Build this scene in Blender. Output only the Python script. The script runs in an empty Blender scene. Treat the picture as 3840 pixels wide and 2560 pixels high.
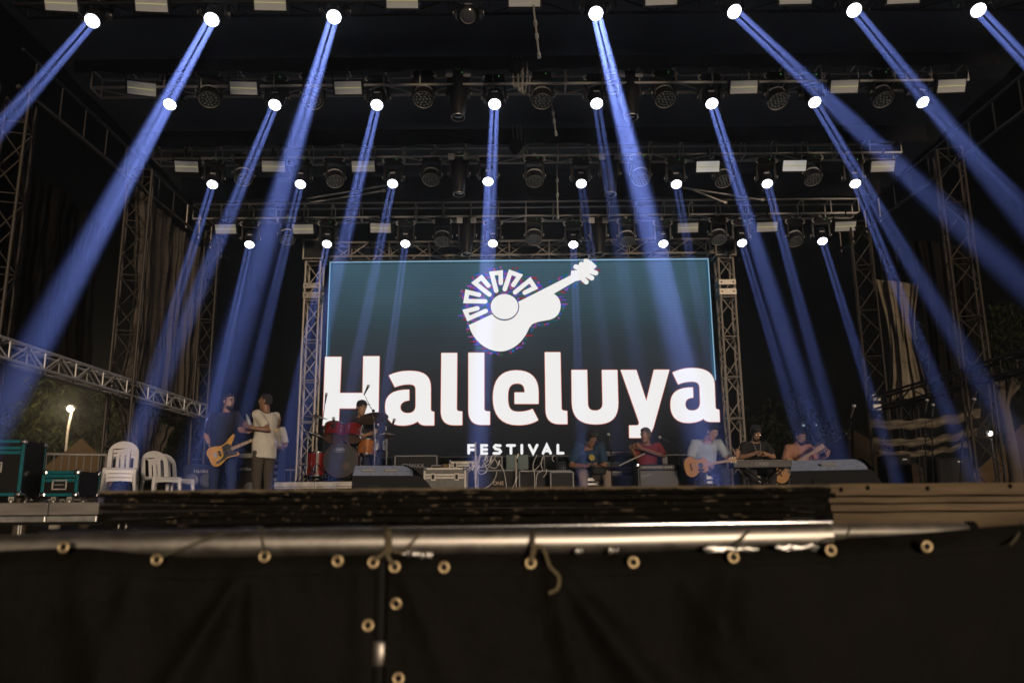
import bpy, bmesh, math, random
from mathutils import Vector, Matrix, Euler
from mathutils.geometry import tessellate_polygon
R = math.radians
random.seed(7)
scene = bpy.context.scene
COL = scene.collection

# ------------------------------------------------------------------ camera
FPX = 2987.0                     # focal length in photo pixels (28 mm on a 36 mm frame)
CAM = Vector((0.0, 0.0, -0.05))  # just under the level of the stage floor (z = 0)
PITCH, ROLL = R(11.78), R(0.50)
cam_data = bpy.data.cameras.new('camera')
cam_data.lens = 28.0
cam_data.sensor_width = 36.0
cam_data.clip_start = 0.05
cam_data.clip_end = 600.0
cam_data.dof.use_dof = True
cam_data.dof.focus_distance = 12.5
cam_data.dof.aperture_fstop = 2.4
cam = bpy.data.objects.new('camera', cam_data)
COL.objects.link(cam)
CAM_ROT = Matrix.Rotation(R(90) + PITCH, 3, 'X') @ Matrix.Rotation(-ROLL, 3, 'Z')
cam.matrix_world = Matrix.Translation(CAM) @ CAM_ROT.to_4x4()
scene.camera = cam

def ray(px, py):
    return CAM_ROT @ Vector(((px - 1920.0) / FPX, (1280.0 - py) / FPX, -1.0))

def at(px, py, Y):
    """world point that stands at distance Y in front of the camera, seen at photo pixel px, py"""
    d = ray(px, py)
    return CAM + d * ((Y - CAM.y) / d.y)

def on_floor(px, Y, z=0.0):
    """point of the floor at distance Y in the vertical plane through pixel column px (taken at mid stage height)"""
    p = at(px, 1700, Y)
    return Vector((p.x, Y, z))

# ------------------------------------------------------------------ night sky, one warm flood from the audience side
world = bpy.data.worlds.new('World')
scene.world = world
world.use_nodes = True
wn = world.node_tree.nodes
wl = world.node_tree.links
wn.clear()
w_out = wn.new('ShaderNodeOutputWorld')
w_bg = wn.new('ShaderNodeBackground')
w_sky = wn.new('ShaderNodeTexSky')
w_sky.sky_type = 'NISHITA'
w_sky.sun_disc = False
w_sky.sun_elevation = R(4.6)
w_sky.sun_rotation = R(166)
w_bg.inputs['Strength'].default_value = 0.0002
wl.new(w_sky.outputs['Color'], w_bg.inputs['Color'])
wl.new(w_bg.outputs['Background'], w_out.inputs['Surface'])

sun_data = bpy.data.lights.new('audience_flood', 'SUN')
sun_data.energy = 2.1
sun_data.angle = R(10.0)
sun_data.color = (1.0, 0.79, 0.58)
sun = bpy.data.objects.new('audience_flood', sun_data)
COL.objects.link(sun)
sun.rotation_euler = Vector((-0.24, 1.0, -0.085)).to_track_quat('-Z', 'Y').to_euler()

vs = scene.view_settings
vs.view_transform = 'Standard'
vs.look = 'None'
vs.gamma = 1.0
vs.exposure = 0.0
vs.use_curve_mapping = False
cy = scene.cycles
cy.use_denoising = True
try:
    cy.denoiser = 'OPENIMAGEDENOISE'
    cy.denoising_input_passes = 'RGB_ALBEDO_NORMAL'
    cy.denoising_prefilter = 'ACCURATE'
except Exception:
    pass
cy.use_adaptive_sampling = False
cy.max_bounces = 4
cy.diffuse_bounces = 2
cy.glossy_bounces = 2
cy.transmission_bounces = 2
cy.volume_bounces = 0
cy.transparent_max_bounces = 8
cy.sample_clamp_indirect = 2.0
cy.caustics_reflective = False
cy.caustics_refractive = False
try:
    cy.use_light_tree = True
except Exception:
    pass

# ------------------------------------------------------------------ materials
def mat(name, col, rough=0.7, metal=0.0, emit=None, estr=0.0, spec=0.5, noise=0.0, nscale=8.0, bump=0.0, bscale=40.0, coat=0.0, stretch=None):
    m = bpy.data.materials.new(name)
    m.use_nodes = True
    nt = m.node_tree
    b = nt.nodes['Principled BSDF']
    b.inputs['Base Color'].default_value = (*col, 1)
    b.inputs['Roughness'].default_value = rough
    b.inputs['Metallic'].default_value = metal
    b.inputs['Specular IOR Level'].default_value = spec
    if coat:
        b.inputs['Coat Weight'].default_value = coat
    if emit is not None:
        b.inputs['Emission Color'].default_value = (*emit, 1)
        b.inputs['Emission Strength'].default_value = estr
    if noise or bump:
        tc = nt.nodes.new('ShaderNodeTexCoord')
        mp = nt.nodes.new('ShaderNodeMapping')
        if stretch:
            mp.inputs['Scale'].default_value = stretch
        nt.links.new(tc.outputs['Object'], mp.inputs['Vector'])
    if noise:
        n = nt.nodes.new('ShaderNodeTexNoise')
        n.inputs['Scale'].default_value = nscale
        n.inputs['Detail'].default_value = 5.0
        n.inputs['Roughness'].default_value = 0.65
        rp = nt.nodes.new('ShaderNodeValToRGB')
        rp.color_ramp.elements[0].position = 0.3
        rp.color_ramp.elements[1].position = 0.7
        rp.color_ramp.elements[0].color = (*[max(0, c * (1 - noise)) for c in col], 1)
        rp.color_ramp.elements[1].color = (*[min(1, c * (1 + noise)) for c in col], 1)
        nt.links.new(mp.outputs['Vector'], n.inputs['Vector'])
        nt.links.new(n.outputs['Fac'], rp.inputs['Fac'])
        nt.links.new(rp.outputs['Color'], b.inputs['Base Color'])
        mr = nt.nodes.new('ShaderNodeMapRange')
        mr.inputs['To Min'].default_value = max(0.05, rough - 0.12)
        mr.inputs['To Max'].default_value = min(1.0, rough + 0.12)
        nt.links.new(n.outputs['Fac'], mr.inputs['Value'])
        nt.links.new(mr.outputs['Result'], b.inputs['Roughness'])
    if bump:
        n2 = nt.nodes.new('ShaderNodeTexNoise')
        n2.inputs['Scale'].default_value = bscale
        n2.inputs['Detail'].default_value = 4.0
        bp = nt.nodes.new('ShaderNodeBump')
        bp.inputs['Strength'].default_value = bump
        bp.inputs['Distance'].default_value = 0.02
        nt.links.new(mp.outputs['Vector'], n2.inputs['Vector'])
        nt.links.new(n2.outputs['Fac'], bp.inputs['Height'])
        nt.links.new(bp.outputs['Normal'], b.inputs['Normal'])
    return m

def emis(name, col, s, sample=True):
    m = bpy.data.materials.new(name)
    m.use_nodes = True
    nt = m.node_tree
    nt.nodes.clear()
    o = nt.nodes.new('ShaderNodeOutputMaterial')
    e = nt.nodes.new('ShaderNodeEmission')
    e.inputs['Color'].default_value = (*col, 1)
    e.inputs['Strength'].default_value = s
    nt.links.new(e.outputs['Emission'], o.inputs['Surface'])
    if not sample:
        m.cycles.emission_sampling = 'NONE'
    return m

M = {}
M['alu'] = mat('aluminium', (0.55, 0.54, 0.52), 0.38, 0.85, noise=0.25, nscale=14)
M['alu_dull'] = mat('weathered aluminium', (0.34, 0.32, 0.29), 0.5, 0.7, noise=0.35, nscale=9)
M['steel'] = mat('galvanised steel', (0.62, 0.58, 0.53), 0.46, 1.0, noise=0.12, nscale=20)
M['chrome'] = mat('chrome', (0.75, 0.75, 0.76), 0.16, 1.0)
M['black'] = mat('black plastic', (0.014, 0.014, 0.016), 0.42, spec=0.2, noise=0.3, nscale=20)
M['black_cloth'] = mat('black cloth', (0.009, 0.009, 0.010), 0.92, spec=0.06, noise=0.4, nscale=6, bump=0.4, bscale=14)
M['rubber'] = mat('black rubber', (0.010, 0.010, 0.010), 0.6, spec=0.15)
M['white_plastic'] = mat('white plastic', (0.62, 0.60, 0.60), 0.38, noise=0.08, nscale=6)
M['grey_plate'] = mat('pale grey plate', (0.45, 0.45, 0.46), 0.5)

# ------------------------------------------------------------------ mesh helpers
class MB:
    """collects shapes into one mesh"""
    def __init__(self):
        self.v = []; self.f = []; self.mi = []; self.cur = 0
    def add(self, vs, fs, mi=None):
        o = len(self.v)
        self.v += [tuple(p) for p in vs]
        self.f += [tuple(i + o for i in f) for f in fs]
        self.mi += [self.cur if mi is None else mi] * len(fs)
        return self
    def box(self, c, s, rot=None, taper=(1, 1), mi=None):
        x, y, z = s[0] / 2, s[1] / 2, s[2] / 2
        tx, ty = taper
        p = [(-x, -y, -z), (x, -y, -z), (x, y, -z), (-x, y, -z), (-x * tx, -y * ty, z), (x * tx, -y * ty, z), (x * tx, y * ty, z), (-x * tx, y * ty, z)]
        m = rot.to_matrix() if isinstance(rot, Euler) else rot
        c = Vector(c)
        p = [(m @ Vector(q) if m is not None else Vector(q)) + c for q in p]
        return self.add(p, [(3, 2, 1, 0), (4, 5, 6, 7), (0, 1, 5, 4), (1, 2, 6, 5), (2, 3, 7, 6), (3, 0, 4, 7)], mi)
    def rings(self, rs, cap=True, mi=None):
        """loft through closed rings of equal length"""
        n = len(rs[0]); vs = [p for r in rs for p in r]; fs = []
        for i in range(len(rs) - 1):
            for j in range(n):
                a, b = i * n + j, i * n + (j + 1) % n
                fs.append((a, b, b + n, a + n))
        if cap:
            fs.append(tuple(range(n - 1, -1, -1)))
            fs.append(tuple(range((len(rs) - 1) * n, len(rs) * n)))
        return self.add(vs, fs, mi)
    def tube(self, pts, r, n=8, cap=True, mi=None):
        """round bar along points; r one radius or one per point"""
        pts = [Vector(p) for p in pts]
        rr = r if isinstance(r, (list, tuple)) else [r] * len(pts)
        rs = []; u = None
        for i, p in enumerate(pts):
            if i == 0: d = pts[1] - pts[0]
            elif i == len(pts) - 1: d = pts[-1] - pts[-2]
            else: d = (pts[i + 1] - p).normalized() + (p - pts[i - 1]).normalized()
            if d.length < 1e-9: d = Vector((0, 0, 1))
            d.normalize()
            if u is None:
                u = d.orthogonal().normalized()
            else:
                u = u - d * u.dot(d)
                u = u.normalized() if u.length > 1e-6 else d.orthogonal().normalized()
            w = d.cross(u)
            rs.append([p + (u * math.cos(t) + w * math.sin(t)) * rr[i] for t in [2 * math.pi * k / n for k in range(n)]])
        return self.rings(rs, cap, mi)
    def lathe(self, prof, n=16, origin=(0, 0, 0), axis=(0, 0, 1), cap=True, mi=None):
        """profile of (radius, height) turned about the axis"""
        ax = Vector(axis).normalized(); u = ax.orthogonal().normalized(); w = ax.cross(u); o = Vector(origin)
        rs = [[o + ax * h + (u * math.cos(t) + w * math.sin(t)) * max(r, 1e-4) for t in [2 * math.pi * k / n for k in range(n)]] for r, h in prof]
        return self.rings(rs, cap, mi)
    def ell(self, path, n=14, cap=True, mi=None):
        """loft of ellipses: (centre, half width a along u, half depth b along v, u, v)"""
        rs = []
        for c, a, b, u, v in path:
            c, u, v = Vector(c), Vector(u).normalized(), Vector(v).normalized()
            rs.append([c + u * (a * math.cos(t)) + v * (b * math.sin(t)) for t in [2 * math.pi * k / n for k in range(n)]])
        return self.rings(rs, cap, mi)
    def ball(self, c, r, n=10, m=7, mi=None):
        sx, sy, sz = r if isinstance(r, (tuple, list)) else (r, r, r)
        c = Vector(c); rs = []
        for i in range(m):
            a = math.pi * (i + 0.02) / (m - 0.96) if m > 1 else 0
            a = min(max(a, 0.03), math.pi - 0.03)
            rs.append([c + Vector((sx * math.sin(a) * math.cos(t), sy * math.sin(a) * math.sin(t), -sz * math.cos(a))) for t in [2 * math.pi * k / n for k in range(n)]])
        return self.rings(rs, True, mi)
    def poly(self, loops, y0, y1, mi=None):
        """flat outline (with holes) in x, z, thick from y0 (front) to y1"""
        L3 = [[Vector((p[0], p[1], 0)) for p in l] for l in loops]
        tris = tessellate_polygon(L3)
        flat = [p for l in loops for p in l]; n = len(flat)
        vs = [(p[0], y0, p[1]) for p in flat] + [(p[0], y1, p[1]) for p in flat]
        fs = [tuple(t) for t in tris] + [tuple(i + n for i in t) for t in tris]
        o = 0
        for l in loops:
            k = len(l)
            for i in range(k):
                a, b = o + i, o + (i + 1) % k
                fs.append((a, b, b + n, a + n))
            o += k
        return self.add(vs, fs, mi)
    def grid(self, nx, ny, fn, mi=None):
        vs = [fn(i / nx, j / ny) for j in range(ny + 1) for i in range(nx + 1)]
        fs = [(j * (nx + 1) + i, j * (nx + 1) + i + 1, (j + 1) * (nx + 1) + i + 1, (j + 1) * (nx + 1) + i) for j in range(ny) for i in range(nx)]
        return self.add(vs, fs, mi)
    def mesh(self, name, mats, smooth=None):
        me = bpy.data.meshes.new(name)
        me.from_pydata(self.v, [], self.f)
        ms = mats if isinstance(mats, (list, tuple)) else [mats]
        for m in ms:
            me.materials.append(M[m] if isinstance(m, str) else m)
        if len(ms) > 1:
            me.polygons.foreach_set('material_index', self.mi)
        bm = bmesh.new(); bm.from_mesh(me)
        bmesh.ops.recalc_face_normals(bm, faces=bm.faces)
        if smooth:
            for f in bm.faces: f.smooth = True
            for e in bm.edges:
                if len(e.link_faces) == 2 and e.calc_face_angle(0) > R(smooth): e.smooth = False
        bm.to_mesh(me); bm.free()
        return me
    def build(self, name, mats, parent=None, smooth=40, bevel=0.0):
        return link(name, self.mesh(name, mats, smooth), parent, bevel)

def link(name, me, parent=None, bevel=0.0):
    o = bpy.data.objects.new(name, me)
    COL.objects.link(o)
    if parent is not None:
        o.parent = parent
    if bevel:
        b = o.modifiers.new('bevel', 'BEVEL'); b.width = bevel; b.segments = 2; b.limit_method = 'ANGLE'; b.angle_limit = R(50)
    return o

def tag(o, label=None, cat=None, group=None, kind=None):
    if label: o['label'] = label
    if cat: o['category'] = cat
    if group: o['group'] = group
    if kind: o['kind'] = kind
    return o

def thing(name, label, cat, loc=(0, 0, 0), rot=(0, 0, 0), group=None):
    o = bpy.data.objects.new(name, None)
    o.empty_display_size = 0.2
    COL.objects.link(o)
    o.location = loc
    o.rotation_euler = rot if isinstance(rot, (tuple, list, Euler)) else (0, 0, rot)
    return tag(o, label, cat, group)

def dup(root, loc=None, rot=None, label=None, group=None, parent=None):
    """a copy of a thing with copies of its parts and sub-parts (mesh data shared)"""
    kids = KIDS.get(root.name) or [c for c in bpy.data.objects if c.parent is root]
    KIDS[root.name] = kids
    r = root.copy(); COL.objects.link(r)
    if parent is not None: r.parent = parent
    if loc is not None: r.location = loc
    if rot is not None: r.rotation_euler = rot
    if label: r['label'] = label
    if group: r['group'] = group
    for k in kids:
        dup(k, parent=r)
    return r
KIDS = {}
_lab = bpy.data.scenes.new('workbench')
def evaluated_mesh(tmp):
    """mesh of a temporary object with its modifiers or font applied, worked out apart from the main scene"""
    _lab.collection.objects.link(tmp)
    vl = _lab.view_layers[0]; vl.update()
    me = bpy.data.meshes.new_from_object(tmp.evaluated_get(vl.depsgraph))
    _lab.collection.objects.unlink(tmp); bpy.data.objects.remove(tmp)
    return me

def aim(d, up=(0, 0, 1)):
    """rotation that turns local -Z along d"""
    return Vector(d).normalized().to_track_quat('-Z', 'Y').to_euler()

UNIT = {}
def unit_bar(key, n=6):
    if key not in UNIT:
        UNIT[key] = MB().tube([(0, 0, 0), (0, 0, 1)], 1.0, n).mesh('bar', key, 40)
    return UNIT[key]

def bar(name, a, b, r, key, parent, n=6):
    """one round bar from a to b (parent space); all bars of a material share one mesh"""
    a, b = Vector(a), Vector(b)
    o = bpy.data.objects.new(name, unit_bar(key, n))
    COL.objects.link(o)
    d = b - a
    o.parent = parent
    o.matrix_local = Matrix.LocRotScale(a, d.to_track_quat('Z', 'Y'), Vector((r, r, d.length)))
    return o
# ------------------------------------------------------------------ more materials
M['alu_pale'] = mat('pale aluminium truss', (0.50, 0.48, 0.45), 0.5, 0.35, noise=0.2, nscale=12)
M['deck_grey'] = mat('scuffed grey deck edge', (0.17, 0.155, 0.145), 0.6, noise=0.35, nscale=9, stretch=(0.4, 1, 3))
M['plywood_dark'] = mat('grimy black plywood edge', (0.0075, 0.0068, 0.0058), 0.8, spec=0.06, noise=0.5, nscale=14, bump=0.5, bscale=30, stretch=(1, 1, 6))
M['plywood_worn'] = mat('worn plywood edge', (0.15, 0.115, 0.075), 0.85, noise=0.5, nscale=12, bump=0.6, bscale=30, stretch=(1, 1, 5))
M['wood_tan'] = mat('tan timber', (0.15, 0.112, 0.072), 0.85, spec=0.1, noise=0.35, nscale=5, bump=0.5, bscale=16, stretch=(0.5, 1, 5))
M['wood_floor'] = mat('dark stage boards', (0.028, 0.024, 0.021), 0.75, noise=0.4, nscale=3, bump=0.3, bscale=10)
M['tarp'] = mat('black vinyl tarp', (0.0085, 0.0078, 0.0068), 0.68, spec=0.05, noise=0.35, nscale=5, bump=0.35, bscale=22)
M['brass'] = mat('brass eyelet', (0.72, 0.56, 0.33), 0.42, 0.8, noise=0.3, nscale=60)
M['string'] = mat('dirty green twine', (0.10, 0.095, 0.055), 0.9, noise=0.3, nscale=90)
M['rope'] = mat('olive rope', (0.16, 0.13, 0.075), 0.9, noise=0.3, nscale=90, bump=0.5, bscale=160)
M['dirt'] = mat('dark trodden ground', (0.022, 0.019, 0.015), 0.95, spec=0.1, noise=0.4, nscale=1.5, bump=0.5, bscale=8)
M['roof_cloth'] = mat('dark roof lining', (0.055, 0.066, 0.068), 0.9, noise=0.25, nscale=1.2, bump=0.3, bscale=5)
M['drape'] = mat('grey-brown shade cloth', (0.066, 0.055, 0.044), 0.85, spec=0.15, noise=0.45, nscale=5, bump=0.5, bscale=12, stretch=(2, 2, 0.25))
M['drape_black'] = mat('black shade cloth', (0.0055, 0.005, 0.0045), 0.9, spec=0.04, noise=0.4, nscale=5, bump=0.5, bscale=12, stretch=(2, 2, 0.25))
M['drape_tan'] = mat('tan shade cloth', (0.13, 0.107, 0.078), 0.85, spec=0.15, noise=0.4, nscale=5, bump=0.5, bscale=12, stretch=(2, 2, 0.25))
M['tent'] = mat('tan tent canvas', (0.15, 0.095, 0.045), 0.85, spec=0.1, noise=0.12, nscale=3, bump=0.2, bscale=6)
M['tent_dark'] = mat('brown tent canvas', (0.03, 0.02, 0.012), 0.85, spec=0.1, noise=0.2, nscale=3)
M['concrete'] = mat('concrete pole', (0.34, 0.30, 0.25), 0.85, noise=0.3, nscale=6)
M['leaf'] = mat('leaf green', (0.030, 0.038, 0.009), 0.6, spec=0.2, noise=0.35, nscale=3)
M['leaf_dark'] = mat('dark leaf green', (0.018, 0.024, 0.009), 0.7, spec=0.15, noise=0.35, nscale=3)
M['bark'] = mat('bark', (0.07, 0.05, 0.035), 0.9, noise=0.3, nscale=12)

# ------------------------------------------------------------------ haze, ground, stage
mb = MB(); mb.box((0, 14, 1.9), (90, 76, 13.0))
haze = mb.build('haze', bpy.data.materials.new('stage haze'), None, None)
tag(haze, None, None, None, 'stuff')
hm = haze.data.materials[0]; hm.use_nodes = True; hm.cycles.volume_sampling = 'EQUIANGULAR'
nt = hm.node_tree; nt.nodes.clear()
ho = nt.nodes.new('ShaderNodeOutputMaterial'); hv = nt.nodes.new('ShaderNodeVolumePrincipled')
hv.inputs['Color'].default_value = (0.92, 0.94, 1.0, 1)
hv.inputs['Density'].default_value = 0.0045
hv.inputs['Anisotropy'].default_value = 0.77
nt.links.new(hv.outputs['Volume'], ho.inputs['Volume'])

mb = MB()
mb.grid(40, 40, lambda u, v: (-300 + 600 * u, -200 + 600 * v, -1.55 + 0.04 * math.sin(u * 31) * math.cos(v * 27)))
tag(mb.build('ground', 'dirt'), None, None, None, 'structure')

mb = MB()
mb.box((0.55, 10.05, -0.06), (13.6, 11.3, 0.12))
stage = tag(mb.build('stage_floor', 'wood_floor'), None, None, None, 'structure')
mb = MB()
mb.box((2.9, 3.56, -0.06), (4.0, 1.69, 0.12))
tag(mb.build('stage_apron_floor', 'wood_floor'), None, None, None, 'structure')

# stack of grimy plywood sheets that makes the near edge of the stage
YE = 2.30
sk_ = MB(); sk_.grid(120, 4, lambda u, v: (-5 + 10 * u, 0.02 * math.sin(u * 140) + 0.006 * math.sin(u * 411), -0.15 - 1.4 * v))
skirt = thing('stage_skirt', 'black cloth skirt hanging under the stage edge behind the pipe', 'skirt', (0, 2.72, 0)); sk_.build('cloth', 'black_cloth', skirt, 180)
xl, xr = at(372, 1900, YE).x, at(3124, 1900, YE).x
stack = thing('plywood_stack', 'stack of grimy black plywood sheets along the near stage edge', 'plywood', (0, YE, 0))
zt, zb = 0.006, -0.089
n = 5
rng = random.Random(3)
for k in range(n):
    t = (zt - zb) / n
    zc = zt - t * (k + 0.5)
    x0 = xl + rng.uniform(-0.012, 0.012); x1 = xr + rng.uniform(-0.012, 0.012); y0 = rng.uniform(-0.004, 0.012)
    m_ = MB()
    seg = 110
    th = t * (0.80 if k else 0.9)
    rows = []
    for j in range(seg + 1):
        x = x0 + (x1 - x0) * j / seg
        dz = 0.0016 * math.sin(x * 5 + k) + rng.uniform(-0.0008, 0.0008)
        dy = y0 + rng.uniform(0, 0.003) + (0.006 if rng.random() < 0.05 else 0)
        zt_ = zc + th / 2 + dz; zb_ = zc - th / 2 + dz + rng.uniform(-.0007, .0007)
        rows.append([(x, dy, zb_), (x, dy, zt_), (x, 1.3, zt_), (x, 1.3, zb_)])
    m_.rings(rows)
    sh = m_.build('plywood_sheet', 'plywood_dark', stack, 30)
    # bare, splintered patches where the black edge paint has chipped off
    c_ = MB()
    for q in range(rng.randint(34, 50)):
        cx = rng.uniform(x0 + 0.02, x1 - 0.06); w = rng.choice([0.003, 0.004, 0.006, 0.008, 0.012, 0.02, 0.04]) * rng.uniform(0.6, 1.4); hgt = th * rng.uniform(0.08, 0.34)
        cz = zc + th * rng.uniform(-0.3, 0.42)
        pts = []
        for a in range(12):
            an = a * math.pi / 6
            pts.append((cx + w / 2 * math.cos(an) * rng.uniform(.35, 1.2), cz + hgt / 2 * math.sin(an) * rng.uniform(.3, 1.2)))
        c_.poly([pts], -0.0016 - 0.0004 * (q % 3), 0.004)
    if k == 0:   # worn upper lip
        up_, lo_ = [], []
        for q in range(260):
            xa = x0 + (x1 - x0) * q / 259
            up_.append((xa, zt + 0.0006)); lo_.append((xa, zt - 0.0035 - 0.003 * abs(math.sin(q * 0.37) * math.sin(q * 0.11 + 1)) - rng.uniform(0, .0022)))
        c_.poly([up_ + lo_[::-1]], -0.0030, 0.004)
    c_.build('chipped_edge', 'plywood_worn', sh, None)['kind'] = 'stuff'

# aluminium edged wing deck on the left, set back
YW = 4.14
wing = thing('wing_deck', 'pale aluminium edged side deck under the teal flight cases', 'platform', (0, YW, 0))
xw0 = at(-200, 1900, YW).x; xw1 = at(372, 1900, YW).x
for k in range(3):
    xa = xw0 + (xw1 - xw0) * k / 3; xb = xw0 + (xw1 - xw0) * (k + 1) / 3
    MB().box(((xa + xb) / 2, 0.12, -0.035), (xb - xa - 0.006, 0.24, 0.062)).build('deck_panel', 'deck_grey', wing, None, 0.003)
    MB().box(((xa + xb) / 2, -0.006, -0.086), (xb - xa - 0.004, 0.02, 0.03)).build('edge_rail', 'alu', wing, None, 0.003)

# tan timber fascia on the right
YF = 2.62
fas = thing('timber_fascia', 'tan timber planks facing the stage edge at the right', 'planks', (0, YF, 0))
xf0 = at(3118, 1900, YF).x; xf1 = xf0 + 2.4
for k, (za, zb_) in enumerate(((0.016, -0.021), (-0.027, -0.044), (-0.050, -0.070), (-0.076, -0.132), (-0.139, -0.19))):
    m_ = MB(); rows = []
    for j in range(25):
        x = xf0 + (xf1 - xf0) * j / 24; e = 0.0012 * math.sin(j * 1.7 + k)
        off = (0, 0.016, 0.004, -0.008, 0.010)[k]
        rows.append([(x, off, zb_ + e), (x, off, za + e), (x, 0.05, za + e), (x, 0.05, zb_ + e)])
    m_.rings(rows).build('plank', 'wood_tan', fas, 30)
m_ = MB()
for (px, py) in ((3155, 1835), (3255, 1828), (3790, 1822), (3480, 1830)):
    p = at(px, py, YF - 0.004); MB().ball((p.x, -0.004, p.z), (0.006, 0.003, 0.008)).build('knot', 'plywood_dark', fas)


# ------------------------------------------------------------------ pipe rail and tarps in front of the stage
YP = 1.92
pz = at(1900, 2028, YP).z
rail = thing('pipe_rail', 'long shiny galvanised pipe along the front of the stage', 'pipe', (0, YP, 0))
pa, pb = at(-300, 2040, YP), at(3122, 2032, YP)
m_ = MB(); m_.tube([(pa.x, 0.06, pz - 0.008), (-0.6, 0.0, pz), (0.2, 0.0, pz), (pb.x, 0.02, pz + 0.006)], 0.030, 24, True)
m_.build('tube', 'steel', rail, 60)
trim = thing('highlight_bar', 'slim polished bar added for the pipe highlight, under the plywood stack', 'bar', (0, 2.16, 0))  # added reflector that stands in for the cool highlight on the pipe
MB().tube([(at(150, 1990, 2.16).x, 0, at(1920, 1973, 2.16).z - 0.004), (at(3120, 1985, 2.16).x, 0, at(1920, 1973, 2.16).z + 0.004)], 0.0085, 14).build('bar', 'chrome', trim, 60)
pb2a, pb2b = at(3090, 1995, YP + 0.25), at(3625, 1992, YP + 0.25)
rail2 = thing('pipe_rail', 'short pipe stub against the tan timber fascia', 'pipe', (0, YP + 0.25, 0))
MB().tube([(pb2a.x, 0, pb2a.z), (pb2b.x, 0, pb2b.z)], 0.022, 16).build('tube', 'alu_dull', rail2, 60)
MB().lathe([(0.026, 0), (0.027, 0.02)], 16, (pb2b.x, 0, pb2b.z), (1, 0, 0)).build('end_cap', 'rubber', rail2)
# clamps that show silver below the pipe
for i, (px, py, w) in enumerate(((2740, 2056, 0.125), (2990, 2050, 0.10), (1545, 2074, 0.05), (1600, 2080, 0.03), (2170, 2064, 0.02), (2300, 2062, 0.025))):
    p = at(px, py, YP - 0.05)
    m_ = MB(); rg_ = random.Random(i)
    m_.rings([[(p.x - w / 2 + w * k / 12, -0.05 + 0.004 * math.sin(a) + 0.002 * rg_.uniform(-1, 1), p.z + (0.0065 * math.cos(a) + 0.003 * rg_.uniform(-1, 1)) * (0.3 if k in (0, 12) else 1)) for a in [2 * math.pi * j / 8 for j in range(8)]] for k in range(13)])
    m_.build('foil_tape', 'alu', rail, 60)

def tarp(label, xa, xb, top, folds, seed):
    """hanging tarp with a hem, folds that fan out from the tied eyelets"""
    t = thing('tarp', label, 'tarp', (0, YP - 0.035, 0))
    def fn(u, v):
        x = xa + (xb - xa) * u
        zt_ = top(x); z = zt_ + (-0.95 - zt_) * v
        y = 0.0
        for fx, sl, am, w in folds:
            c = fx + sl * (zt_ - z)
            y -= am * math.exp(-((x - c) / (w * (0.4 + 2.2 * v))) ** 2) * min(1, v * 6)
        y += 0.004 * math.sin(x * 23 + seed + z * 7) * min(1, v * 4) + 0.006 * math.sin(z * 11 + x * 4)
        y += 0.03 * max(0, 1 - v * 25)     # top edge rolls back over the pipe
        return (x, y - 0.012 * v, z)
    m_ = MB(); m_.grid(150, 46, fn)
    m_.build('sheet', 'tarp', t, 180)
    h_ = MB()
    hem = [(xa + (xb - xa) * i / 60, fn(i / 60, 0.062)[1] - 0.0025, fn(i / 60, 0.062)[2]) for i in range(61)]
    h_.tube(hem, 0.0022, 6)
    h_.build('hem_seam', 'tarp', t, 60)
    return t, fn

def topL(x): return at(1920, 2052, YP).z - 0.004 + 0.012 * math.exp(-((x + 1.02) / 0.22) ** 2) - 0.012 * math.exp(-((x + 0.75) / 0.12) ** 2)
def topR(x): return at(1920, 2066, YP).z - 0.003 * math.sin(x * 9) + max(0, x - 0.3) * 0.055
xg0, xg1 = at(1415, 2200, YP).x, at(1462, 2200, YP).x
tl, fl = tarp('black vinyl tarp left of the gap, hung from the pipe by brass eyelets', -1.75, xg0, topL, [(-0.60, -0.55, 0.035, 0.035), (-0.60, 0.1, 0.02, 0.03), (-1.0, 0.3, 0.025, 0.06), (-0.86, -0.15, 0.015, 0.04), (-0.36, 0.1, 0.012, 0.03)], 0)
tr, fr = tarp('black vinyl tarp right of the gap, hung from the pipe by brass eyelets', xg1, 1.9, topR, [(0.07, 0.8, 0.035, 0.04), (0.07, 0.25, 0.02, 0.03), (-0.28, 0.5, 0.015, 0.035), (0.35, 0.6, 0.02, 0.06), (0.5, -0.25, 0.02, 0.05), (0.85, 0.1, 0.015, 0.08)], 2)

ring = MB()
prof = [(0.0068, 0.0), (0.0085, 0.0035), (0.0115, 0.0038), (0.0138, 0.0012), (0.0140, 0.0), (0.0068, 0.0)]
ring.lathe(prof, 20, (0, 0, 0), (0, -1, 0), False)
ring_me = ring.mesh('eyelet', 'brass', 60)
hole_me = MB().lathe([(0.0068, 0.0006), (0.0068, 0.0012)], 16, (0, 0, 0), (0, -1, 0)).mesh('hole', 'rubber')
EYE = [(238, 2050, tl), (588, 2097, tl), (992, 2085, tl), (1266, 2102, tl), (1400, 2107, tl), (1380, 2343, tl),
       (1480, 2124, tr), (1665, 2126, tr), (1990, 2110, tr), (2375, 2107, tr), (2750, 2088, tr), (3115, 2062, tr), (3475, 2048, tr), (1485, 2262, tr), (1494, 2542, tr)]
EYEP = {}
for px, py, t in EYE:
    p = at(px, py, YP - 0.055)
    o = link('eyelet', ring_me, t); o.location = (p.x, p.y - t.location.y, p.z); o.rotation_euler = (R(8 * math.sin(px)), R(3), 0)
    h_ = link('hole', hole_me, o)
    EYEP[px] = p

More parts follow.
